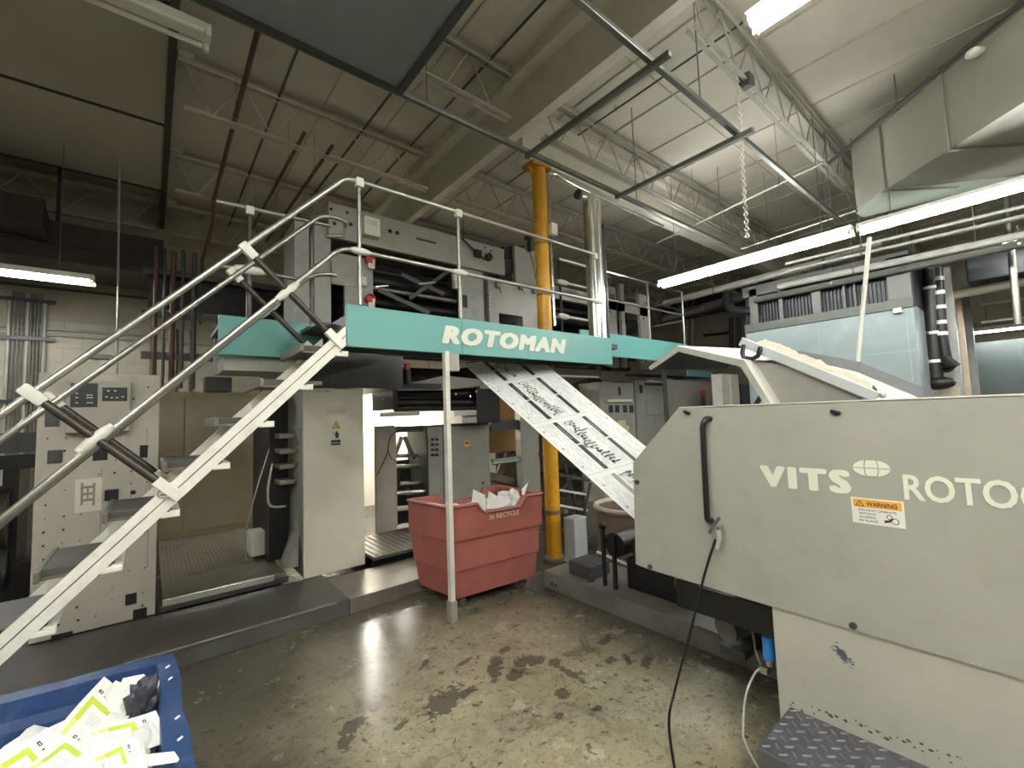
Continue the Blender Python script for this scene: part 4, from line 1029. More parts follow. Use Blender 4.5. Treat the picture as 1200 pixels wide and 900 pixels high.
# ================================================================== step along the press
t = thing('press_step', 'long dark steel step running along the foot of the press', 'step', (.3, 4.1, 0))
b = MB(); b.box((-3.0, 3.79, 0), (1.30, 4.56, .13), .006); b.box((-3.0, 4.56, 0), (.05, 5.3, .12)); b.build('tread', darkstep, t)
b = MB(); b.box((1.305, 3.79, 0), (3.0, 4.42, .125), .006); b.build('tread', treadm, t)
b = MB(); b.box((-.1, 3.782, .118), (1.2, 3.795, .136), .003); b.build('edge_strip', steel, t)
t = thing('tread_platform', 'worn steel tread platform between perforated cabinet and white cabinet', 'platform', (.55, 5.6, .1))
b = MB(); b.box((.10, 4.62, .17), (1.0, 7.0, .215), .004)
for i in range(26):
    x = .13+i*.034
    b.box((x, 5.2, .215), (x+.016, 6.95, .223), .003)
b.build('tread', treadm, t)
b = MB(); b.box((.10, 4.60, .165), (.90, 4.622, .222), .003); b.build('edge_strip', bright_steel, t)
b = MB(); b.box((.08, 4.60, .13), (1.02, 4.64, .17)); b.box((.12, 4.7, 0), (.2, 6.9, .17)); b.box((.9, 4.7, 0), (.98, 6.9, .17)); b.build('frame', darkgrey, t)
t = thing('tread_platform', 'worn steel tread platform behind the red cart, right of the white cabinet', 'platform', (2.2, 5.0, .1))
b = MB(); b.box((1.78, 4.46, .17), (3.3, 5.35, .205), .004)
for i in range(20): b.box((1.82+i*.07, 4.5, .205), (1.85+i*.07, 5.3, .212), .003)
b.build('tread', treadm, t)
b = MB(); b.box((1.80, 4.5, 0), (3.25, 4.56, .17)); b.box((1.85, 5.2, 0), (3.2, 5.26, .17)); b.build('frame', black, t)

# ================================================================== perforated control cabinet
t = thing('control_cabinet', 'grey perforated control cabinet behind the stairs', 'cabinet', (-.28, 4.9, .12))
CY = 4.6
b = MB(); b.box((-.63, CY, .131), (.055, 5.3, 2.03), .006); body = b.build('body', perfm, t)
b = MB(); rnd = random.Random(11)
for i in range(7):
    for j in range(19):
        x = -.57+i*.092; z = .22+j*.095
        if rnd.random() < .62: b.cyl((x+rnd.uniform(-.012, .012), CY-.0015, z), (x+rnd.uniform(-.0, .0), CY+.002, z), rnd.choice((.0045, .006, .008)), 8)
for z in (.75, 1.2): b.box((-.02, CY-.001, z), (-.018, CY+.001, z+.4))
for x in (-.28, .0): b.box((x, CY-.001, .5), (x+.0025, CY+.001, 1.3))
b.build('screw_hole', mat('hole_dark', '#3a3732', .7), body)
def cab(x, y): return P(x, y, Y=CY)
def cbox(b, x0, y0, x1, y1, d=.01, bev=.002):
    p, q = cab(x0, y0), cab(x1, y1); b.box((p.x, CY-d, p.z), (q.x, CY+.002, q.z), bev)
b = MB(); cbox(b, 80, 447, 153, 505, .09, .006); cb = b.build('control_box', mat('control_box_beige', '#a8a397', .5, 0, .05), t)
def cbox2(b, x0, y0, x1, y1, d0, d1):
    p, q = P(x0, y0, Y=CY-.09), P(x1, y1, Y=CY-.09); b.box((p.x, CY-.09-d1, p.z), (q.x, CY-.09-d0, q.z), .002)
b = MB(); cbox2(b, 83, 449, 114, 477, -.002, .006); d1 = b.build('button_panel', screen, cb)
b = MB(); cbox2(b, 120, 454, 149, 470, -.002, .006); b.build('display', screen, cb)
b = MB()
for (x, y) in ((90, 461), (90, 466), (90, 472), (103, 463), (107, 463), (103, 466), (107, 466), (103, 472), (107, 472), (125, 465), (131, 466), (137, 466), (144, 465), (127, 458), (135, 458), (95, 453)):
    p = P(x, y, Y=CY-.096); b.box(p+V(-.007, -.003, -.004), p+V(.007, .0, .004))
b.build('key', white, cb)
b = MB(); cbox(b, 88, 562, 119, 598, .004); nt_ = b.build('paper_notice', mat('notice_paper', '#d5d1c0', .7, 0, .02), t)
b = MB()
for (x0, y0, x1, y1) in ((95, 566, 97, 592), (109, 566, 111, 592), (97, 570, 109, 571.5), (97, 578, 109, 579.5), (97, 585, 109, 586.5), (102, 570, 103.5, 585)):
    p, q = P(x0, y0, Y=CY-.004), P(x1, y1, Y=CY-.004); b.box((p.x, CY-.006, p.z), (q.x, CY-.004, q.z))
b.build('notice_drawing', mat('notice_ink', '#8d887a', .7), nt_)
for (x0, y0, x1, y1) in ((109, 525, 126, 539), (147, 697, 160, 707), (156, 715, 172, 725), (164, 522, 173, 536), (60, 745, 85, 752)):
    b = MB(); cbox(b, x0, y0, x1, y1, .002, 0); b.build('cut_out', mat('cut_out_dark', '#1d1c1a', .7), t)
b = MB(); cbox(b, 56, 528, 73, 542, .012); b.build('socket_cover', darkgrey, t)
b = MB(); cbox(b, 53, 481, 70, 500, .006); b.build('small_picture', darkgrey, t)
b = MB(); cbox(b, 123, 574, 139, 585, .03, .006); b.build('socket', black, t)
b = MB(); p = cab(156, 577); b.cyl(p+V(0, -.004, 0), p, .018, 14); b.build('hole_plug', black, t)
# tan double cabinet behind
t = thing('tan_cabinet', 'tan double door cabinet behind the steel tread platform', 'cabinet', (.75, 7.3, 0))
b = MB(); b.box((.0, 7.05, 0), (1.32, 7.7, 2.05), .006); b.build('body', tan, t)
for x0, x1 in ((.02, .335), (.345, 1.30)):
    b = MB(); b.box((x0, 7.03, .27), (x1, 7.052, 1.98), .004); b.build('door', tan, t)
b = MB(); b.box((.55, 7.01, 2.05), (.85, 7.3, 2.25), .01); b.build('top_box', darkgrey, t)
# white tall cabinet
t = thing('electric_cabinet', 'tall pale metal cabinet with warning stickers beneath the walkway', 'cabinet', (1.43, 4.9, .13))
b = MB(); b.box((1.14, 4.56, .135), (1.715, 5.25, 1.93), .006); bd = b.build('body', grey2, t)
b = MB(); b.box((1.135, 4.535, .135), (1.72, 4.56, 1.925), .006); dr = b.build('door', cream, t)
def cpt(x, y): return P(x, y, Y=4.534)
def cl(x0, y0, x1, y1, m, name, d=.001, par=None):
    p, q = cpt(x0, y0), cpt(x1, y1); b = MB(); b.box((p.x, 4.535-d, p.z), (q.x, 4.535, q.z)); return b.build(name, m, par or dr)
pl = cl(369, 455, 391, 460, white, 'name_plate'); 
text('plate_text', 'A 1 DER', cpt(373, 459)+V(0, -.0012, 0), (1, 0, 0), (0, 0, 1), .10, .018, inkblack, pl, depth=.0006)
pl = cl(381, 477, 406, 486, white, 'name_plate')
b = MB()
for i in range(7): p = cpt(384+i*3, 483.5); b.box(p+V(0, -.0016, 0), p+V(.014, -.001, .022))
b.build('plate_text', inkgrey, pl)
b = MB(); p = cpt(394, 502); b.prism([p+V(-.043, -.001, 0), p+V(.043, -.001, 0), p+V(0, -.001, .082)], (0, -.001, 0)); tri = b.build('warning_triangle', inkblack, dr)
b = MB(); b.prism([p+V(-.034, -.002, .006), p+V(.034, -.002, .006), p+V(0, -.002, .070)], (0, -.0006, 0)); b.build('triangle_fill', yel, tri)
b = MB(); b.prism([p+V(.004, -.003, .05), p+V(-.010, -.003, .03), p+V(.001, -.003, .03), p+V(-.004, -.003, .012), p+V(.011, -.003, .034), p+V(.0, -.003, .034)], (0, -.0004, 0)); b.build('bolt_mark', inkblack, tri)
s1 = cl(388, 503, 399, 519, mat('sticker_white', '#dedcd0'), 'warning_sticker', .0012)
b = MB(); p = cpt(388, 519); q = cpt(399, 503); w, h = q.x-p.x, q.z-p.z
b.box(p+V(0, -.0018, 0), V(q.x, p.y-.001, p.z+h*.2)); b.prism([p+V(w*.45, -.0018, h*.35), p+V(w*.75, -.0018, h*.35), p+V(w*.85, -.0018, h*.62), p+V(w*.6, -.0018, h*.92), p+V(w*.42, -.0018, h*.7)], (0, .0004, 0)); b.bar(p+V(w*.15, -.0016, h*.85), p+V(w*.4, -.0016, h*.55), .004, .003); b.build('sticker_hand', inkblack, s1)
cl(388, 519.6, 399, 521.2, inkblack, 'sticker_base', .0012)
b = MB(); b.box((1.132, 4.66, .4), (1.14, 4.9, 1.55), .003); b.box((1.128, 4.70, .42), (1.134, 4.86, 1.5)); b.build('side_door', grey, t)
b = MB()
for z in (1.2, 1.32, 1.4): b.cyl((1.125, 4.72, z), (1.14, 4.72, z), .02, 10)
b.build('side_button', black, t)
b = MB(); b.box((1.13, 4.5, 1.96), (1.30, 4.72, 2.0), .005); b.build('top_bracket', white, t)
t = thing('cable_rack', 'dark rack with loose cables left of the tall pale cabinet', 'cable rack', (.98, 5.0, .2))
b = MB(); b.box((.93, 5.0, .24), (1.10, 5.9, 1.9)); b.build('rack', blackgrease, t)
b = MB()
for z in (1.0, 1.15, 1.3, 1.45): b.box((.97, 4.75, z), (1.12, 4.98, z+.05), .01)
b.build('shelf', steel, t)
b = MB(); b.tube(spline([(.95, 4.95, 1.2), (.90, 4.9, .95), (.92, 4.88, .8), (1.05, 4.85, .78)], 6), .012, 8); b.tube(spline([(.93, 5.0, 1.35), (.80, 4.98, .9), (.72, 5.0, .5), (.74, 5.0, .3)], 6), .006, 6); b.build('cable', clear, t, True)
b = MB(); b.box((.80, 5.2, .26), (.95, 5.45, .5), .02); b.build('connector', white, t)
b = MB(); b.prism([(1.02, 4.66, .23), (1.12, 4.66, .23), (1.12, 4.66, .52)], (0, .3, 0)); b.build('gusset', grey, t)
# ================================================================== press tower above the walkway (left)
PY = 4.6
def pp(x, y, Y=PY): return P(x, y, Y=Y)
t = thing('press_tower', 'upper grey printing tower with dark rollers above the lettered walkway', 'printing press', (2.5, 5.0, 2.1))
b = MB(); b.box((1.07, PY, 2.36), (1.42, PY+.45, 3.62), .006); b.build('side_column', grey2, t)
b = MB(); b.box((1.38, PY-.06, 3.50), (3.70, PY+.0, 3.87), .006); bp_ = b.build('top_beam', grey, t)
b = MB()
for (x, y, r) in ((457, 271, .022), (465.5, 273, .022), (388, 245, .016), (392, 262, .018), (407, 249, .014), (411, 263, .02), (568, 290, .012), (575, 294, .012)):
    p = pp(x, y, PY-.062); b.cyl(p+V(0, -.006, 0), p+V(0, .01, 0), r, 12)
b.build('gauge_hole', black, bp_)
b = MB(); p, q = pp(488, 278, PY-.065), pp(511, 288, PY-.065); b.box((p.x, PY-.068, q.z+.02), (q.x, PY-.06, p.z+.0), .002); b.build('slot_cover', darkgrey, bp_)
b = MB(); p, q = pp(427, 252, PY-.16), pp(446, 278, PY-.16); b.box((p.x, PY-.16, q.z), (q.x, PY-.06, p.z), .006); jb = b.build('junction_box', cream, t)
b = MB(); b.box((p.x+.03, PY-.163, p.z-.09), (q.x-.04, PY-.16, p.z-.035)); b.build('box_label', white, jb)
b = MB(); p = pp(560, 297, PY-.09); b.box(p-V(.05, .02, .05), p+V(.05, .03, .05), .008); b.tube([pp(541, 279, PY-.09), p], .012, 6); q = pp(573, 301, PY-.09); b.tube(spline([p, p.lerp(q, .5)+V(0, -.03, -.06), q], 5), .01, 6); b.cyl(q+V(0, -.02, 0), q+V(0, .03, 0), .05, 14); b.build('sensor', black, t)
# lower cross plate left with red valves
b = MB(); b.box((1.42, PY-.02, 3.02), (1.86, PY+.02, 3.36), .004); b.box((1.55, PY-.02, 2.4), (1.86, PY+.02, 3.02), .004); b.build('side_plate', grey2, t)
for (x, y) in ((434, 304), (434, 350)):
    p = pp(x, y, PY-.08); b = MB(); b.cyl(p, p+V(0, .07, 0), .045, 14); b.torus(p+V(0, -.01, 0), (0, 1, 0), .045, .012, 14, 6); va = b.build('red_valve', redl, t, True)
    b = MB(); b.obox(p+V(0, -.01, -.075), V(.03, 0, .0), V(0, .012, 0), V(0, 0, .03), .004); b.obox(p+V(.03, -.012, -.05), V(.012, 0, 0), V(0, .01, 0), V(0, 0, .05), .003); b.build('valve_tag', white, va)
for (x, y) in ((425, 330), (533, 325), (534, 334)):
    b = MB(); p = pp(x, y, PY-.05); b.box(p-V(.035, .03, .05), p+V(.035, .03, .05), .006); b.build('push_button_box', white, t)
# dark roller train
b = MB(); rnd = random.Random(5)
b.box((1.45, PY+.44, 2.36), (3.0, PY+.48, 3.5)); b.build('back_plate', blackgrease, t)
for (y, z, r) in ((.22, 3.20, .085), (.36, 3.02, .06), (.14, 2.93, .05), (.27, 2.78, .085), (.12, 2.66, .055), (.36, 2.55, .08), (.2, 2.42, .07), (.34, 3.36, .05), (.1, 3.08, .028), (.05, 2.55, .03), (.03, 2.82, .018)):
    b = MB(); b.cyl((1.55, PY+y, z), (3.0, PY+y, z), r, 16); b.build('roller', blackgrease if r > .03 else steel, t, True)
b = MB(); b.bar(pp(443, 340, PY-.02), pp(503, 367, PY-.02), .03, .05); b.bar(pp(470, 322), pp(520, 345), .03, .05); b.bar(pp(480, 350, PY-.01), pp(525, 318, PY-.01), .025, .04); b.build('link_bar', darkgrey, t)
b = MB(); b.bar(pp(490, 333, PY-.03), pp(510, 331, PY-.03), .02, .02); b.bar(pp(440, 336, PY-.03), pp(455, 335, PY-.03), .015, .015); b.build('chrome_rod', bright_steel, t)
# right side frames
b = MB(); b.box((3.0, PY-.01, 2.36), (3.36, PY+.05, 3.50), .004); f1 = b.build('side_frame', grey2, t)
b = MB(); p = pp(545, 353, PY-.014); b.box(p-V(.035, .004, .08), p+V(.035, .004, .08), .003); b.build('inspection_slot', black, f1)
b = MB(); b.box((3.36, PY+.02, 2.36), (3.44, PY+.3, 3.5)); b.build('gap_post', darkgrey, t)
# frame with window
xw0, xw1, zw0, zw1 = 3.60, 4.02, 2.40, 2.98
X0, X1, Z0, Z1 = 3.44, 4.36, 2.36, 3.45
b = MB(); Yb = PY-.02
b.box((X0, Yb, Z0), (xw0, Yb+.06, Z1)); b.box((xw1, Yb, Z0), (X1, Yb+.06, Z1)); b.box((xw0, Yb, zw1), (xw1, Yb+.06, Z1)); b.box((xw0, Yb, Z0), (xw1, Yb+.06, zw0))
b.box((3.92, Yb, Z1), (X1, Yb+.06, 3.98)); f2 = b.build('side_frame', grey, t)
b = MB(); b.box((xw0, Yb+.35, 2.4), (xw1+.2, Yb+.37, 3.1)); b.cyl((xw0+.05, Yb+.2, 2.85), (xw1, Yb+.2, 2.9), .03, 10); b.build('window_back', black, t)
b = MB(); b.box((xw0, Yb+.2, 2.58), (xw0+.26, Yb+.3, 2.80), .01); b.build('brown_cover', mat('brown_cover', '#7a6046', .5), t)
b = MB()
for k in range(4): b.box((xw0+.28, Yb+.22, 2.45+k*.12), (xw0+.42, Yb+.3, 2.55+k*.12), .01)
b.build('control_block', darkgrey, t)
b = MB()
for k in range(5): p = pp(574, 344+k*4.6, Yb-.004); b.ball(p, .014, 1, .6, 1, 1)
b.build('indicator', white, f2)
for (x, y) in ((584, 334), (611, 336), (627, 340)):
    p = pp(x, y, Yb-.03); b = MB(); b.box(p-V(.035, .02, .045), p+V(.035, .03, .045), .006); b.tube([p+V(0, -.02, -.03), p+V(.01, -.03, -.09), p+V(.05, 0, -.1)], .008, 6); b.build('switch', steel, t)
b = MB(); b.bar(pp(588, 297, PY+.1), pp(612, 296, PY+.1), .12, .16); b.bar((3.70, PY+.1, 3.64), (3.95, PY+.1, 3.72), .14, .2); b.build('drive_shaft', black, t)
b = MB(); p = pp(620, 285, Yb-.04); b.cyl(p+V(0, 0, -.12), p+V(0, 0, .1), .03, 10); b.box(p+V(-.05, -.02, .05), p+V(.04, .04, .1), .006); b.tube(spline([p+V(0, 0, -.1), p+V(.05, -.01, -.3), p+V(.1, 0, -.5)], 5), .006, 6); b.build('air_valve', black, t)
b = MB(); b.box((1.2, 5.10, 2.36), (4.3, 5.16, 3.9)); b.build('rear_frame', darkgrey, t)
# second and third towers seen past the pillar
def tower(x, label, w=1.0):
    t = thing('press_tower', label, 'printing press', (x+w/2, 5.0, 2.1))
    b = MB(); b.box((x, PY, 2.36), (x+.10, PY+.06, 3.85)); b.box((x+w-.3, PY, 2.36), (x+w, PY+.06, 3.75)); b.box((x, PY, 3.35), (x+w, PY+.06, 3.55)); sf = b.build('side_frame', grey2, t)
    b = MB()
    for (dx, z) in ((-.2, 2.5), (-.1, 2.9), (-.2, 3.3), (-.08, 3.6)): b.cyl((x+w+dx, PY-.006, z), (x+w+dx, PY+.01, z), .022, 10)
    b.build('bolt', black, sf)
    b = MB(); b.box((x, PY+.5, 2.36), (x+w, PY+.55, 3.7)); b.build('back_plate', blackgrease, t)
    for (y, z, r) in ((.2, 3.1, .09), (.3, 2.85, .07), (.2, 2.6, .09), (.35, 3.3, .05), (.32, 2.4, .06)):
        b = MB(); b.cyl((x+.1, PY+y, z), (x+w-.3, PY+y, z), r, 14); b.build('roller', blackgrease, t, True)
    return t
tower(4.46, 'second grey printing tower seen between the yellow pillar and the silver pipe', 1.75)
tower(6.35, 'third grey printing tower right of the silver exhaust pipe', .86)
t = thing('cable_duct', 'bundle of dark and brown pipes behind the stair handrails', 'pipes', (.35, 6.4, 0))
b = MB()
for (x, r, y) in ((.02, .022, 6.4), (.10, .015, 6.45), (.18, .03, 6.5), (.27, .018, 6.4), (.38, .026, 6.42)):
    b = MB(); b.cyl((x, y, 2.05), (x, y, 3.7), r, 10); b.build('pipe', rustp if x in (.02, .18) else darkgrey, t, True)
b = MB(); b.box((-.1, 6.5, 2.4), (1.3, 6.6, 2.48)); b.box((-.1, 6.5, 2.9), (1.6, 6.6, 2.96)); b.box((-.1, 6.5, 3.4), (1.6, 6.6, 3.46)); b.build('support_bar', darkgrey, t)
b = MB(); b.box((.7, 6.3, 2.3), (1.02, 6.6, 2.75)); b.build('junction_box', blackgrease, t)
b = MB(); b.box((-.05, 6.62, 3.02), (1.6, 6.68, 3.5)); b.build('back_panel', blackgrease, t)

# ================================================================== under the walkway
t = thing('ink_train', 'dark greasy roller assembly hanging under the walkway left of the paper web', 'printing press', (2.9, 5.4, 1.6))
UY = 5.1
b = MB(); b.box((2.28, UY-.05, 1.72), (2.34, UY+.6, 2.32)); b.box((3.55, UY, 1.62), (3.62, UY+.6, 2.32)); b.box((2.3, UY+.55, 2.0), (3.6, UY+.6, 2.32)); b.build('side_frame', blackgrease, t)
for (y, z, r, m_) in ((.05, 2.02, .03, steel), (.15, 1.93, .06, blackgrease), (.35, 1.86, .08, blackgrease), (.1, 1.80, .05, blackgrease), (.3, 2.08, .07, blackgrease), (.45, 1.98, .06, blackgrease), (.05, 1.72, .03, blackgrease)):
    b = MB(); b.cyl((2.34, UY+y, z), (3.55, UY+y, z), r, 14); b.build('roller', m_, t, True)
b = MB(); b.cyl(P(446, 486, Y=UY), P(491, 484, Y=UY), .03, 10); b.build('pale_tube', white, t, True)
b = MB(); b.prism([P(444, 458, Y=UY-.05), P(520, 440, Y=UY-.05), P(566, 445, Y=UY-.05), P(566, 452, Y=UY-.05), P(520, 457, Y=UY-.05)], (0, .02, 0)); b.build('paper_loop', brownweb, t)
b = MB(); p = P(477, 431, Y=UY-.1); b.cyl(p+V(0, 0, -.03), p+V(0, 0, .05), .035, 12); b.build('red_knob', redl, t, True)
b = MB(); b.cyl(p+V(0, 0, -.2), p+V(0, 0, -.03), .05, 12); b.box(p+V(-.35, .02, -.25), p+V(.5, .08, -.19)); b.build('valve_stem', black, t)
b = MB()
for (x, y) in ((450, 445), (534, 462), (551, 465), (558, 459), (449, 467)): p = P(x, y, Y=UY-.07); b.ball(p, .022, sub=1)
b.build('bolt_head', bright_steel, t)
b = MB(); b.box((3.62, UY+.1, 1.5), (4.05, UY+.5, 2.0), .01); b.build('gear_case', blackgrease, t)
b = MB(); b.box((1.1, 4.7, 1.95), (2.25, 6.5, 2.32)); tag(b.build('cable_trough', darkgrey), 'dark trough above the tall pale cabinet under the walkway', 'cable trough')
# bright white screen wall of the bay
b = MB(); b.box((1.8, 8.2, 0.0), (6.2, 8.26, 2.9)); struct(b.build('wall_bay', brightw, loc=(4, 8.2, 0)))
t = thing('service_fixture', 'short bright lamp high up beside the tall pale cabinet', 'lamp', (2.05, 6.3, 1.9))
b = MB(); b.box((1.9, 6.1, 2.09), (2.45, 6.55, 2.13), .004); b.build('housing', fixm, t)  # made wide to keep the tube's light off the ceiling
b = MB(); b.cyl((1.93, 6.33, 2.05), (2.42, 6.33, 2.05), .03, 12); b.build('tube', mat('service_tube', (1, .96, .85, 1), .4, 0, 0, emit=90.0), t)
b = MB(); b.cyl((2.1, 6.36, 2.13), (2.1, 6.36, 2.4), .006, 6); b.build('hanger', strutm, t)
b = MB(); b.box((2.13, 6.5, .0), (2.36, 6.58, 1.98), .004); tag(b.build('white_screen', brightw), 'narrow bright white upright panel right of the tall pale cabinet', 'panel')
# folder unit
GY = 5.5
t = thing('folder_unit', 'grey machine with closed door and open roller bay behind the red cart', 'machine', (3.2, 5.8, .2))
b = MB(); b.box((2.97, GY, .2), (4.04, GY+.6, 1.50), .006); b.build('cabinet', darkgrey, t)
b = MB(); b.box((3.22, GY-.025, .22), (4.03, GY, 1.47), .005); dr = b.build('door', grey, t)
b = MB(); p = P(547, 520, Y=GY-.027); b.box(p-V(.05, .001, .045), p+V(.05, .001, .045)); ye = b.build('yellow_sticker', yel, dr)
b = MB(); b.box(p+V(-.03, -.002, .0), p+V(.03, -.001, .022)); b.build('sticker_mark', inkblack, ye)
b = MB(); p = P(566, 566, Y=GY-.027); b.cyl(p+V(0, -.01, 0), p, .018, 10); b.build('door_knob', black, dr)
b = MB(); b.box((2.98, GY-.02, .22), (3.21, GY, 1.47), .004); bp2 = b.build('control_panel', grey2, t)
b = MB()
for i in range(4):
    for j in range(2):
        p = P(506.5+j*5, 515+i*6, Y=GY-.022); b.cyl(p+V(0, -.025, 0), p, .019, 10)
b.build('push_button', black, bp2)
b = MB(); b.box((2.24, GY, .1), (2.50, GY+.06, 1.52), .004); b.box((2.50, GY+.0, .1), (2.52, GY+.05, 1.5)); b.build('side_panel', mat('folder_side_warm', '#a9a296', .5), t)
b = MB(); b.box((2.52, GY+.1, 1.42), (2.98, GY+.5, 1.50)); b.box((2.52, GY+.55, .1), (2.98, GY+.6, 1.0)); b.box((2.52, GY+.5, .1), (2.98, GY+.6, .2)); b.build('frame', darkgrey, t)
for (z, y, r, m_) in ((.62, .1, .035, bright_steel), (.72, .2, .03, steel), (.42, .05, .035, white), (.95, .3, .03, steel), (1.1, .3, .025, steel)):
    b = MB(); b.cyl((2.52, GY+y, z), (2.97, GY+y-.02, z-.03), r, 12); b.build('roller', m_, t, True)
b = MB(); b.bar((2.72, GY+.25, 1.35), (2.58, GY+.25, 1.05), .04, .05); b.bar((2.76, GY+.25, 1.35), (2.90, GY+.25, 1.02), .04, .05); b.build('turner_bar', mat('brown_bar', '#7d6f60', .5, .2), t)
b = MB(); b.box((2.55, GY+.1, .8), (2.62, GY+.2, .95), .01); b.cyl((2.6, GY+.15, .9), (2.6, GY+.15, .7), .03, 8); b.build('adjuster', blackgrease, t)
b = MB(); b.tube(spline([(2.62, GY-.05, 1.5), (2.42, GY-.06, 1.38), (2.36, GY-.06, 1.15), (2.2, GY-.1, .9)], 6), .006, 6); b.tube(spline([(2.38, GY-.06, 1.2), (2.42, GY-.06, 1.1), (2.49, GY-.05, 1.05)], 6), .005, 6); b.build('loose_wire', cord, t, True)
t = thing('folding_stand', 'grey upright frame with wooden board between red cart and yellow pillar', 'machine frame', (4.6, 5.6, 0))
b = MB(); b.box((4.66, 5.45, 0), (5.05, 5.6, 1.75), .008); b.build('post', grey, t)
b = MB(); b.box((4.1, 5.5, 1.36), (4.68, 5.56, 1.52)); b.build('cross_bar', darkgrey, t)
b = MB(); b.box((4.1, 5.5, .88), (4.68, 5.54, .93)); b.cyl((4.1, 5.5, .86), (4.68, 5.5, .86), .02, 8); b.build('cross_bar', bright_steel, t)
b = MB(); b.box((4.44, 6.2, .95), (5.5, 6.24, 2.05)); b.build('board', wood, t)
b = MB(); b.bar((4.2, 5.8, .65), (4.7, 5.75, .5), .05, .12); b.bar((4.3, 5.9, .3), (4.65, 5.8, .95), .05, .10); b.bar((4.1, 5.9, .45), (4.66, 5.9, .45), .2, .2); b.build('brace', mat('brown_brace', '#6f6354', .6, .1), t)
b = MB(); b.tube(spline([(5.03, 5.43, .95), (5.12, 5.42, .8), (5.10, 5.42, .5), (5.06, 5.43, .3)], 6), .02, 8); b.build('hose', rustp, t, True)
t = thing('hanging_bag', 'dark green hanging bag behind the cross bar', 'bag', (4.28, 6.4, 1.0))
b = MB(); b.ball((4.28, 6.4, 1.35), .13, 1, .8, 2.6); b.build('bag', mat('dark_green_cloth', '#24493c', .7), t, True)
b = MB(); b.cyl((4.28, 6.4, 1.65), (4.28, 6.4, H), .006, 6); b.build('cord', cord, t)
# light bar and coiled duct under the walkway, right of the web
a, c = P(640, 440, Y=4.6), P(702, 442, Y=4.6); t = thing('pale_bar', 'thin pale horizontal bar under the plain end of the lettered fascia', 'bar', a)
b = MB(); b.cyl(a, c, .018, 8); b.build('bar', white, t)
b = MB(); b.bar(c, V(c.x, c.y, 2.42), .04, .04, up=(0, 1, 0)); b.build('hanger', darkgrey, t)
b = MB(); a, c = P(668, 462, Y=5.6), P(700, 452, Y=5.6); 
pts = [a.lerp(c, k/30)+V(0, 0, .06*math.sin(math.pi*k/30)) for k in range(31)]
b.tube(pts, lambda u: .14+.02*math.sin(u*95), 12); tag(b.build('flexible_duct', mat('grey_flex', '#6d6a63', .5, .2, .2), None, True), 'ribbed grey flexible duct under the walkway beside the web', 'duct')
b = MB(); p = P(700, 455, Y=5.9); b.box(V(p.x-.15, p.y, 0), p+V(.25, .05, .0)); tag(b.build('cardboard_sheet', mat('pinkish_board', '#b99f84', .6)), 'pale brown board beside the flexible duct', 'board')
# consoles right under the walkway
def console(name, px0, py0, px1, py1, Y, d, label, m):
    a, c = P(px0, py1, Y=Y), P(px1, py0, Y=Y)
    t = thing(name, label, 'control cabinet', ((a.x+c.x)/2, Y+d/2, max(0, min(a.z, c.z))))
    b = MB(); b.box((a.x, Y, 0), (c.x, Y+d, P((px0+px1)/2, py0, Y=Y).z), .01); b.build('body', m, t)
    return t
KY = 5.0
t = console('press_console', 706, 448, 742, 520, KY, .5, 'grey press console with a row of four small windows, right of the paper web', grey2)
for i in range(4):
    b = MB(); p = P(713.5+i*7.3+(2 if i > 1 else 0), 475, Y=KY-.004); q = P(718.5+i*7.3+(2 if i > 1 else 0), 483.5, Y=KY-.004); b.box((p.x, KY-.008, q.z), (q.x, KY, p.z)); b.build('window', screen, t)
b = MB(); p = P(711, 468, Y=KY-.03); q = P(740, 471, Y=KY-.03); b.box((p.x, KY-.06, q.z), (q.x, KY, p.z), .01); b.build('ledge', cream, t)
b = MB(); p = P(726, 458.5, Y=KY-.006); b.box(p-V(.03, .006, .07), p+V(.03, .006, .07)); b.build('key_slot', black, t)
b = MB(); 
for (x, y) in ((729, 496), (733, 502)): p = P(x, y, Y=KY-.004); b.box(p-V(.12, .004, .05), p+V(.1, .004, .05))
b.build('paper_label', mat('label_cream', '#cfc9a6', .6), t)
t = console('press_console', 748, 446, 785, 520, KY+.1, .5, 'grey press cabinet with dark slotted grille, left of the raised hood', grey2)
b = MB(); p, q = P(756, 448, Y=KY+.09), P(776, 452, Y=KY+.09); b.box((p.x, KY+.085, q.z), (q.x, KY+.1, p.z)); b.build('slot', black, t)
b = MB(); p, q = P(757, 462, Y=KY+.09), P(778, 486, Y=KY+.09); b.box((p.x, KY+.085, q.z), (q.x, KY+.1, p.z), .01); b.build('door_panel', grey, t)
b = MB(); p = P(752, 456, Y=KY+.07); b.box(p-V(.03, .01, .08), p+V(.03, .03, .08), .006); b.build('latch', darkgrey, t)
b = MB()
for x in (758, 762, 765): p = P(x, 445.5, Y=KY+.05); b.ball(p, .02, sub=1)
b.build('lamp', white, t)
t = console('press_cabinet', 786, 446, 846, 520, KY+.2, .6, 'wide plain grey cabinet seen under the raised hood', grey)
b = MB(); p = P(824, 462, Y=KY); b.cyl(p+V(0, 0, -.03), p+V(0, 0, .1), .055, 12); rl_ = b.build('red_lamp', redl, None, True); tag(rl_, 'small red signal lamp seen under the raised hood', 'signal lamp')
b = MB(); b.cyl(p+V(0, 0, -.03), p+V(0, 0, -.5), .04, 10); b.box(V(p.x-.15, p.y-.1, 0), p+V(.15, .1, -.48)); tag(b.build('lamp_stand', darkgrey), 'dark stand carrying the red signal lamp', 'stand')
b = MB(); p, q = P(845, 438, Y=4.0), P(866, 480, Y=4.0); b.box((p.x, 4.0, 0), (q.x-.35, 4.2, p.z)); b.box((p.x+.33, 3.97, 0), (q.x, 4.2, p.z)); tag(b.build('white_locker', white), 'white upright locker seen under the raised hood', 'locker')
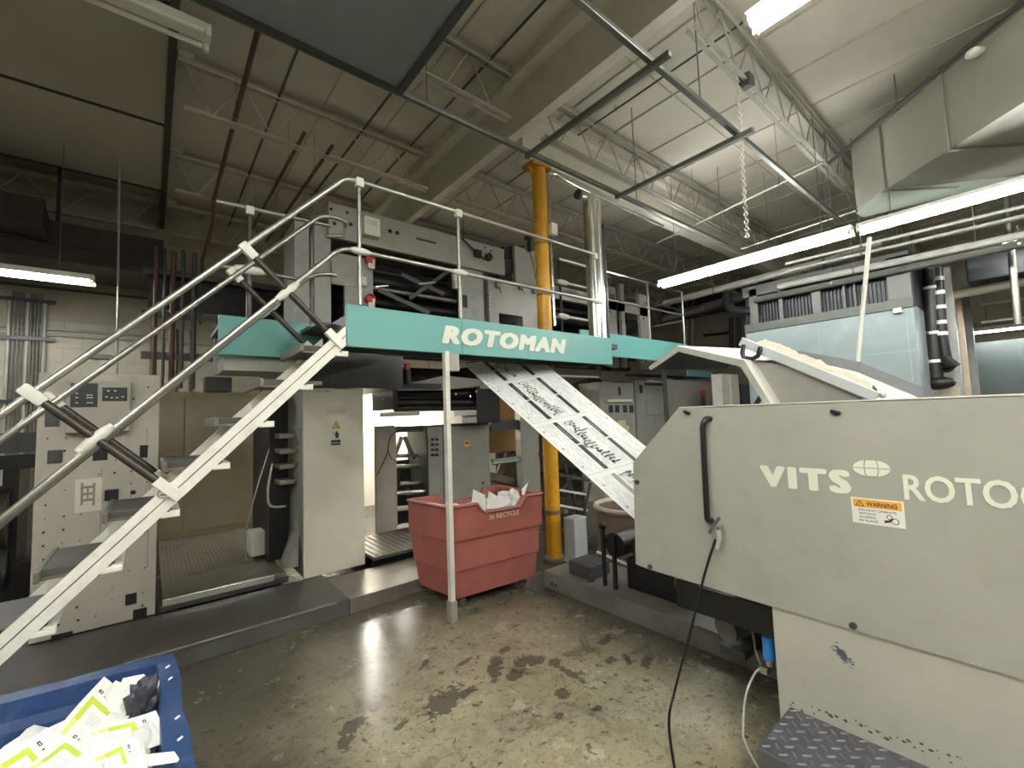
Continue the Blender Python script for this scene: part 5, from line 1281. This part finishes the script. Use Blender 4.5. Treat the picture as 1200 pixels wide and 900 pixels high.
b = MB(); p, q = P(868, 450, Y=4.2), P(880, 480, Y=4.2); b.box((p.x, 4.2, 0), (q.x, 4.5, p.z)); tag(b.build('dark_locker', mat('navy_cabinet', '#2e3340', .5)), 'dark blue locker right of the white locker', 'locker')
# A-frame trestle, drum, gearbox behind the machine
t = thing('steel_trestle', 'low steel trestle frame right of the yellow pillar, under the web', 'trestle', (4.75, 4.4, 0))
b = MB(); b.bar(P(662, 545, Y=4.4), P(677.5, 604, Y=4.4)*1, .03, .03); b.bar(P(674, 556, Y=4.4), P(658, 575, Y=4.4), .03, .03); b.bar(P(692, 566, Y=4.3), P(684, 605, Y=4.3), .03, .03); b.bar((4.95, 4.4, .0), (4.9, 4.4, .75), .03, .03); b.bar((4.55, 4.4, .0), (4.6, 4.4, .75), .03, .03); b.build('leg', darkgrey, t)
b = MB(); b.bar(P(655, 574, Y=4.35), P(690, 580, Y=4.35), .03, .03); b.bar(P(655, 592, Y=4.35), P(688, 598, Y=4.35), .03, .03); b.build('rung', white, t)
b = MB(); b.bar(P(655, 556, Y=4.4), P(690, 563, Y=4.4), .04, .04); b.build('top_bar', darkgrey, t)
t = thing('steel_drum', 'open round drum with pale rim behind the machine, under the web', 'drum', (4.35, 3.15, 0))
b = MB(); b.ring((4.35, 3.15, 0), (0, 0, 1), .42, .02, .5, 32); b.cyl((4.35, 3.15, 0.0), (4.35, 3.15, .02), .41, 32); b.build('shell', mat('drum_brown', '#7f6f62', .5, .2), t, True)
b = MB(); b.torus((4.35, 3.15, .5), (0, 0, 1), .42, .03, 32, 8); b.build('rim', mat('drum_rim', '#bcb7a8', .5, .1), t, True)
t = thing('gear_drive', 'dark greasy gear drive on the base rail behind the machine panel', 'gear drive', (3.2, 2.2, .15))
b = MB(); b.box((3.05, 1.75, .15), (3.4, 2.3, .40), .02); b.build('housing', black, t)
b = MB()
for (y, z, r) in ((2.35, .50, .10), (2.05, .52, .13), (1.85, .48, .09)): b.cyl((2.98, y, z), (3.35, y, z), r, 16)
b.build('gear', blackgrease, t, True)
b = MB(); b.cyl((2.97, 2.46, .15), (2.97, 2.46, .62), .02, 8); b.ball((2.97, 2.46, .64), .035); b.build('lever', blackgrease, t, True)
b = MB(); b.cyl((2.97, 2.35, .15), (2.97, 2.35, .58), .02, 8); b.build('lever', blackgrease, t, True)
for y_, z_ in ((2.05, .52), (1.85, .48)):
    b = MB(); b.ball((2.965, y_, z_), .03); b.build('shaft_end', bright_steel, t, True)
# stacked dark roller gear at far left behind the perforated cabinet
t = thing('roll_stand', 'dark machine with rolls at the left edge behind the perforated cabinet', 'machine', (-1.4, 6.2, 0))
b = MB(); b.box((-2.4, 5.9, .0), (-.75, 6.4, .45)); b.box((-2.4, 5.85, 1.28), (-.7, 6.0, 1.4)); b.box((-1.0, 5.9, .45), (-.9, 6.3, 1.3)); b.build('frame', blackgrease, t)
for (z, r) in ((.85, .28), (.4, .2)):
    b = MB(); b.cyl((-2.4, 6.0, z), (-.95, 6.0, z), r, 24); b.build('roll', mat('dark_roll', '#39352f', .5), t, True)
b = MB(); b.box((-2.3, 5.95, 1.42), (-.72, 6.4, 1.6)); b.build('top_tray', darkgrey, t)

# ================================================================== back wall services
t = thing('conduit_bank', 'bank of vertical grey conduits on the back wall below the light', 'conduits', (-1.35, 8.95, 1.4))
for i, dx in enumerate((0, .045, .085, .125, .175, .21, .245, .28, .315, .345)):
    b = MB(); b.cyl((-1.53+dx, 8.95, 0), (-1.53+dx, 8.95, 3.55), .014 if i not in (0, 4, 9) else .02, 8); b.build('pipe', conduitm if i in (0, 4, 9) else steel, t, True)
b = MB()
for z in (3.42, 2.88, 2.0): b.box((-1.62, 8.91, z), (-1.08, 8.93, z+.05))
b.build('clamp_bar', black, t)
for (z, x0, x1, m_, lab) in ((2.98, -3, 1.2, conduitm, 'grey conduit along the left back wall, upper of two'), (3.06, -3, .2, conduitm, 'thin grey conduit along the left back wall just above the other'), (3.66, -3, .9, darkgrey, 'dark conduit high on the back wall under the light')):
    b = MB(); b.tube([(x0, 8.97, z), (x1, 8.97, z)], .018, 8); tag(b.build('wall_conduit', m_, None, True), lab, 'conduit')
b = MB(); b.box((-.77, 8.96, 2.66), (-.47, 9.0, 2.73), .004); b.box((-.74, 8.955, 2.68), (-.5, 8.962, 2.71)); tag(b.build('wall_plate', darkgrey), 'small dark plate on the back wall above the perforated cabinet', 'plate')
b = MB()
for x in (.0, .30, .5): b.tube([(x, 8.96, 2.0), (x, 8.96, 3.2)], .025, 8)
tag(b.build('wall_pipe', darkgrey, None, True), 'vertical dark pipes on the back wall right of the perforated cabinet', 'pipes')
b = MB(); b.box((-4.8, 7.6, 3.7), (.1, 8.6, 4.2), .02); b.box((-4.8, 7.58, 3.9), (.1, 7.6, 3.93)); b.box((-3.0, 8.0, 4.2), (-2.96, 8.04, H)); b.box((-1.0, 8.0, 4.2), (-.96, 8.04, H)); tag(b.build('dark_duct', mat('dark_duct', '#3a352f', .5, .2)), 'large dark duct above the back wall light', 'duct')
b = MB(); b.prism([(-4.8, 6.5, 4.25), (-1.3, 7.2, 4.0), (-1.0, 7.2, 4.0), (-1.0, 7.55, 3.9), (-4.8, 7.55, 4.2)], (0, 0, .3)); tag(b.build('sloping_duct', mat('dark_duct', '#3a352f')), 'dark sloping duct at the left edge under the brown ceiling', 'duct')

# ================================================================== plenum box and pipes on the right
t = thing('plenum_unit', 'pale blue air plenum with dark louvres above, behind the machine', 'air handler', (7.8, 1.9, 0))
PX = 7.5
b = MB(); b.box((PX, .97, 0), (8.6, 3.03, 2.84), .01); b.build('casing', plen, t)
b = MB()
for y in (1.05, 2.02): b.box((PX-.006, y-.004, .9), (PX+.002, y+.004, 2.8))
b.box((PX-.005, 1.0, 2.24), (PX+.002, 1.6, 2.25)); b.build('panel_seam', mat('seam_grey', '#8c9a9c', .5), t)
b = MB(); b.box((PX+.10, .97, 2.84), (8.6, 3.03, 3.55)); b.build('upper_box', black, t)
def lv(x0, x1):
    p, q = P(x0, 360, X=PX+.05), P(x1, 350, X=PX+.05); return p.y, q.y
b = MB()
for x0, x1 in ((880, 888.5), (914, 918), (953, 963), (990, 992), (1003, 1004.5), (1043, 1070)):
    y0, y1 = lv(x0, x1); b.box((PX, y1, 2.84), (PX+.12, y0, 3.5), .004)
b.box((PX-.02, .97, 2.80), (PX+.12, 3.03, 2.93), .004); b.box((PX, .97, 3.38), (PX+.12, 3.03, 3.55), .004); b.build('louvre_frame', mat('louvre_grey', '#4a4c46', .45, .2, .08), t)
b = MB()
y = 1.02
while y < 3.0: b.box((PX+.06, y, 2.93), (PX+.09, y+.008, 3.4)); y += .045
b.build('louvre_blade', mat('louvre_blue_black', '#161822', .5), t)
b = MB(); p = P(1052, 364, X=PX-.03); b.box(p-V(.03, .04, .03), p+V(.03, .04, .03)); b.build('corner_light', white, t)
def ypipe(pa, pb, X, r, m, label, ext=1.2):
    a, c = P(*pa, X=X), P(*pb, X=X); d = (c-a).normalized()
    return conduit('wall_pipe', [a, c+d*ext], r, m, label, 'pipe', (.3, .8))
ypipe((921, 309), (1120, 261), 7.2, .022, conduitm, 'thin bright conduit directly beneath the long light row, upper')
ypipe((921, 318), (1120, 271.5), 7.2, .02, conduitm, 'thin bright conduit beneath the long light row, lower of the pair')
ypipe((1000, 292+8), (1195, 256), 7.3, .018, conduitm, 'thin bright conduit third beneath the long light row')
ypipe((912, 336), (1120, 292), 7.38, .045, conduitm, 'thick pale pipe along the top of the dark louvres')
ypipe((884, 352), (1120, 302), 7.46, .05, strutm, 'thick grey pipe directly on top of the dark louvres')
ypipe((778, 356), (922, 318), 7.9, .06, conduitm, 'thick grey pipe behind the left end of the long light row')
ypipe((778, 374), (880, 345), 8.5, .09, darkgrey, 'thick dark pipe beneath the left end of the light row')
b = MB(); a = P(884, 357, X=7.6); b.tube(arc(a+V(0, -.1, -.1), a+V(0, .55, -.12), a+V(.2, .5, .35), 8), .08, 12); tag(b.build('elbow_pipe', black, None, True), 'black pipe elbow at the left end of the louvres', 'pipe')
# insulated pipes and posts right of the plenum
t = thing('insulated_pipe', 'black wrapped pipe with white bands right of the pale blue plenum', 'pipe', (8.3, .75, 1.5))
a, c, e_ = P(1090, 318, X=8.3), P(1093, 400, X=8.3), P(1097, 450, X=8.3)
b = MB(); b.tube([a+V(0, 0, .05), c, e_], .085, 14); b.build('wrap', cord, t, True)
for f in (.15, .55, .8): b = MB(); q = a.lerp(e_, f); b.cyl(q-V(0, 0, .02), q+V(0, 0, .02), .09, 14); b.build('band', white, t, True)
t = thing('insulated_pipe', 'black wrapped pipe with many white bands, next to the post', 'pipe', (8.3, .6, 1.5))
a, c, e_ = P(1098, 318, X=8.3), P(1103, 395, X=8.3), P(1112, 432, X=8.3)
b = MB(); b.tube([a+V(0, 0, .05), c, e_, P(1118, 428, X=8.2), P(1106, 420, X=8.3)], .065, 12); b.build('wrap', cord, t, True)
for f in (.12, .33, .55, .78, .95): b = MB(); q = a.lerp(c, f); b.cyl(q-V(0, 0, .025), q+V(0, 0, .025), .07, 12); b.build('band', white, t, True)
b = MB(); q = P(1100, 449, X=8.3); b.ball(q, .16, .9, 1.1, .6); tag(b.build('pipe_bundle', blackgrease, None, True), 'dark wrapped pipe joint above the right end of the open lid', 'pipe joint')
b = MB(); q = P(1104, 462, X=8.6); b.box(V(q.x, q.y-.18, 0), q+V(.1, .12, .1)); tag(b.build('cream_block', insul), 'cream insulation block behind the open lid corner', 'insulation')
def xpost(x0, x1, ytop, X, m, label, name='steel_post', d=.12):
    a, c = P(x0, 440, X=X), P(x1, 440, X=X); zt_ = P((x0+x1)/2, ytop, X=X).z
    b = MB(); b.box((X, c.y, 0), (X+d, a.y, zt_)); o = b.build(name, m); return tag(o, label, 'post')
xpost(1117, 1127, 310, 8.7, mat('post_grey', '#8f8f8b', .5, .1), 'grey steel post right of the black wrapped pipes')
xpost(1129, 1135.5, 350, 9.2, mat('post_tan', '#b09d86', .6), 'tan strip of wall panel right of the grey post', 'tan_partition')
xpost(1136, 1146, 325, 10.2, mat('post_grey2', '#7d7f7c', .5, .1), 'grey door post left of the grey green sliding door')
b = MB(); a, c = P(1143, 402, X=12), P(1230, 395, X=12); b.box((12, c.y, 0), (12.06, a.y, a.z)); 
for yy in (.25, ): b.box((11.99, a.y-.5-.006, 0), (12.0, a.y-.5+.006, a.z))
dr = b.build('door_1', darkdoor, None); struct(dr)
b = MB(); a = P(1160, 325, X=8.6); b.box((8.6, -1.5, a.z-.02), (9.4, .55, a.z+.35), .02); tag(b.build('dark_air_duct', mat('dark_duct2', '#24262a', .5, .2)), 'dark horizontal duct at the right edge behind the pipes', 'duct')
b = MB(); b.tube([P(1118, 346, X=8.9), P(1200, 328, X=8.9)+V(0, -.4, 0)], .06, 10); b.cyl(P(1150, 339, X=8.9), V(8.9, P(1150, 339, X=8.9).y, H), .008, 6); tag(b.build('cream_pipe', girdm, None, True), 'cream pipe below the dark duct at the right edge', 'pipe')
b = MB(); b.tube([V(8.0, P(1190, 300, X=8.0).y, H), P(1193, 380, X=8.0)], .035, 10); tag(b.build('drop_pipe', steel, None, True), 'vertical grey drop pipe at the right edge', 'pipe')
for (ya, yb_, lab) in ((357, 350, 'thin pale conduit above the far right light, upper'), (378, 372, 'thin pale conduit above the far right light, lower')):
    b = MB(); b.tube([P(1150, ya, X=9.6), P(1200, yb_, X=9.6)+V(0, -.5, 0)], .02, 8); tag(b.build('wall_pipe', conduitm, None, True), lab, 'pipe')
# right far wall services
for (x, ya, yb_, lab) in ((857, 372, 402, 'vertical dark conduit on the far right wall, left of the black elbow'), (866, 370, 402, 'vertical dark conduit on the far right wall under the black elbow'), (805, 365, 400, 'vertical pale conduit on the far wall behind the end rail post'), (811, 365, 402, 'vertical pale conduit on the far wall right of the end rail post')):
    a, c = P(x, ya, X=13.93), P(x, yb_+25, X=13.93); b = MB(); b.cyl(a, c, .06 if x > 840 else .045, 8); tag(b.build('wall_conduit', darkgrey if x > 840 else conduitm, None, True), lab, 'conduit')
b = MB(); b.tube([P(825, 393, X=13.95), P(853, 390, X=13.95)], .05, 8); tag(b.build('wall_conduit', darkgrey, None, True), 'horizontal dark conduit on the far right wall beside the upper walkway', 'conduit')
b = MB(); a = P(800, 372, X=13.5); b.box((13.3, 4.6, a.z), (13.95, 8.0, a.z+.6)); tag(b.build('dark_wall_duct', blackgrease), 'dark duct high along the far wall', 'duct')

# ------------------------------------------------------------------ world and view
w = bpy.data.worlds.new('world'); SC.world = w; w.use_nodes = True
w.node_tree.nodes['Background'].inputs[0].default_value = (.5, .5, .48, 1); w.node_tree.nodes['Background'].inputs[1].default_value = .02
SC.view_settings.view_transform = 'Standard'; SC.view_settings.look = 'None'
SC.view_settings.exposure = 1.9; SC.view_settings.gamma = 1.0; SC.view_settings.use_curve_mapping = False
SC.cycles.max_bounces = 8; SC.cycles.diffuse_bounces = 5; SC.cycles.glossy_bounces = 4; SC.cycles.sample_clamp_indirect = 6
SC.cycles.use_denoising = True
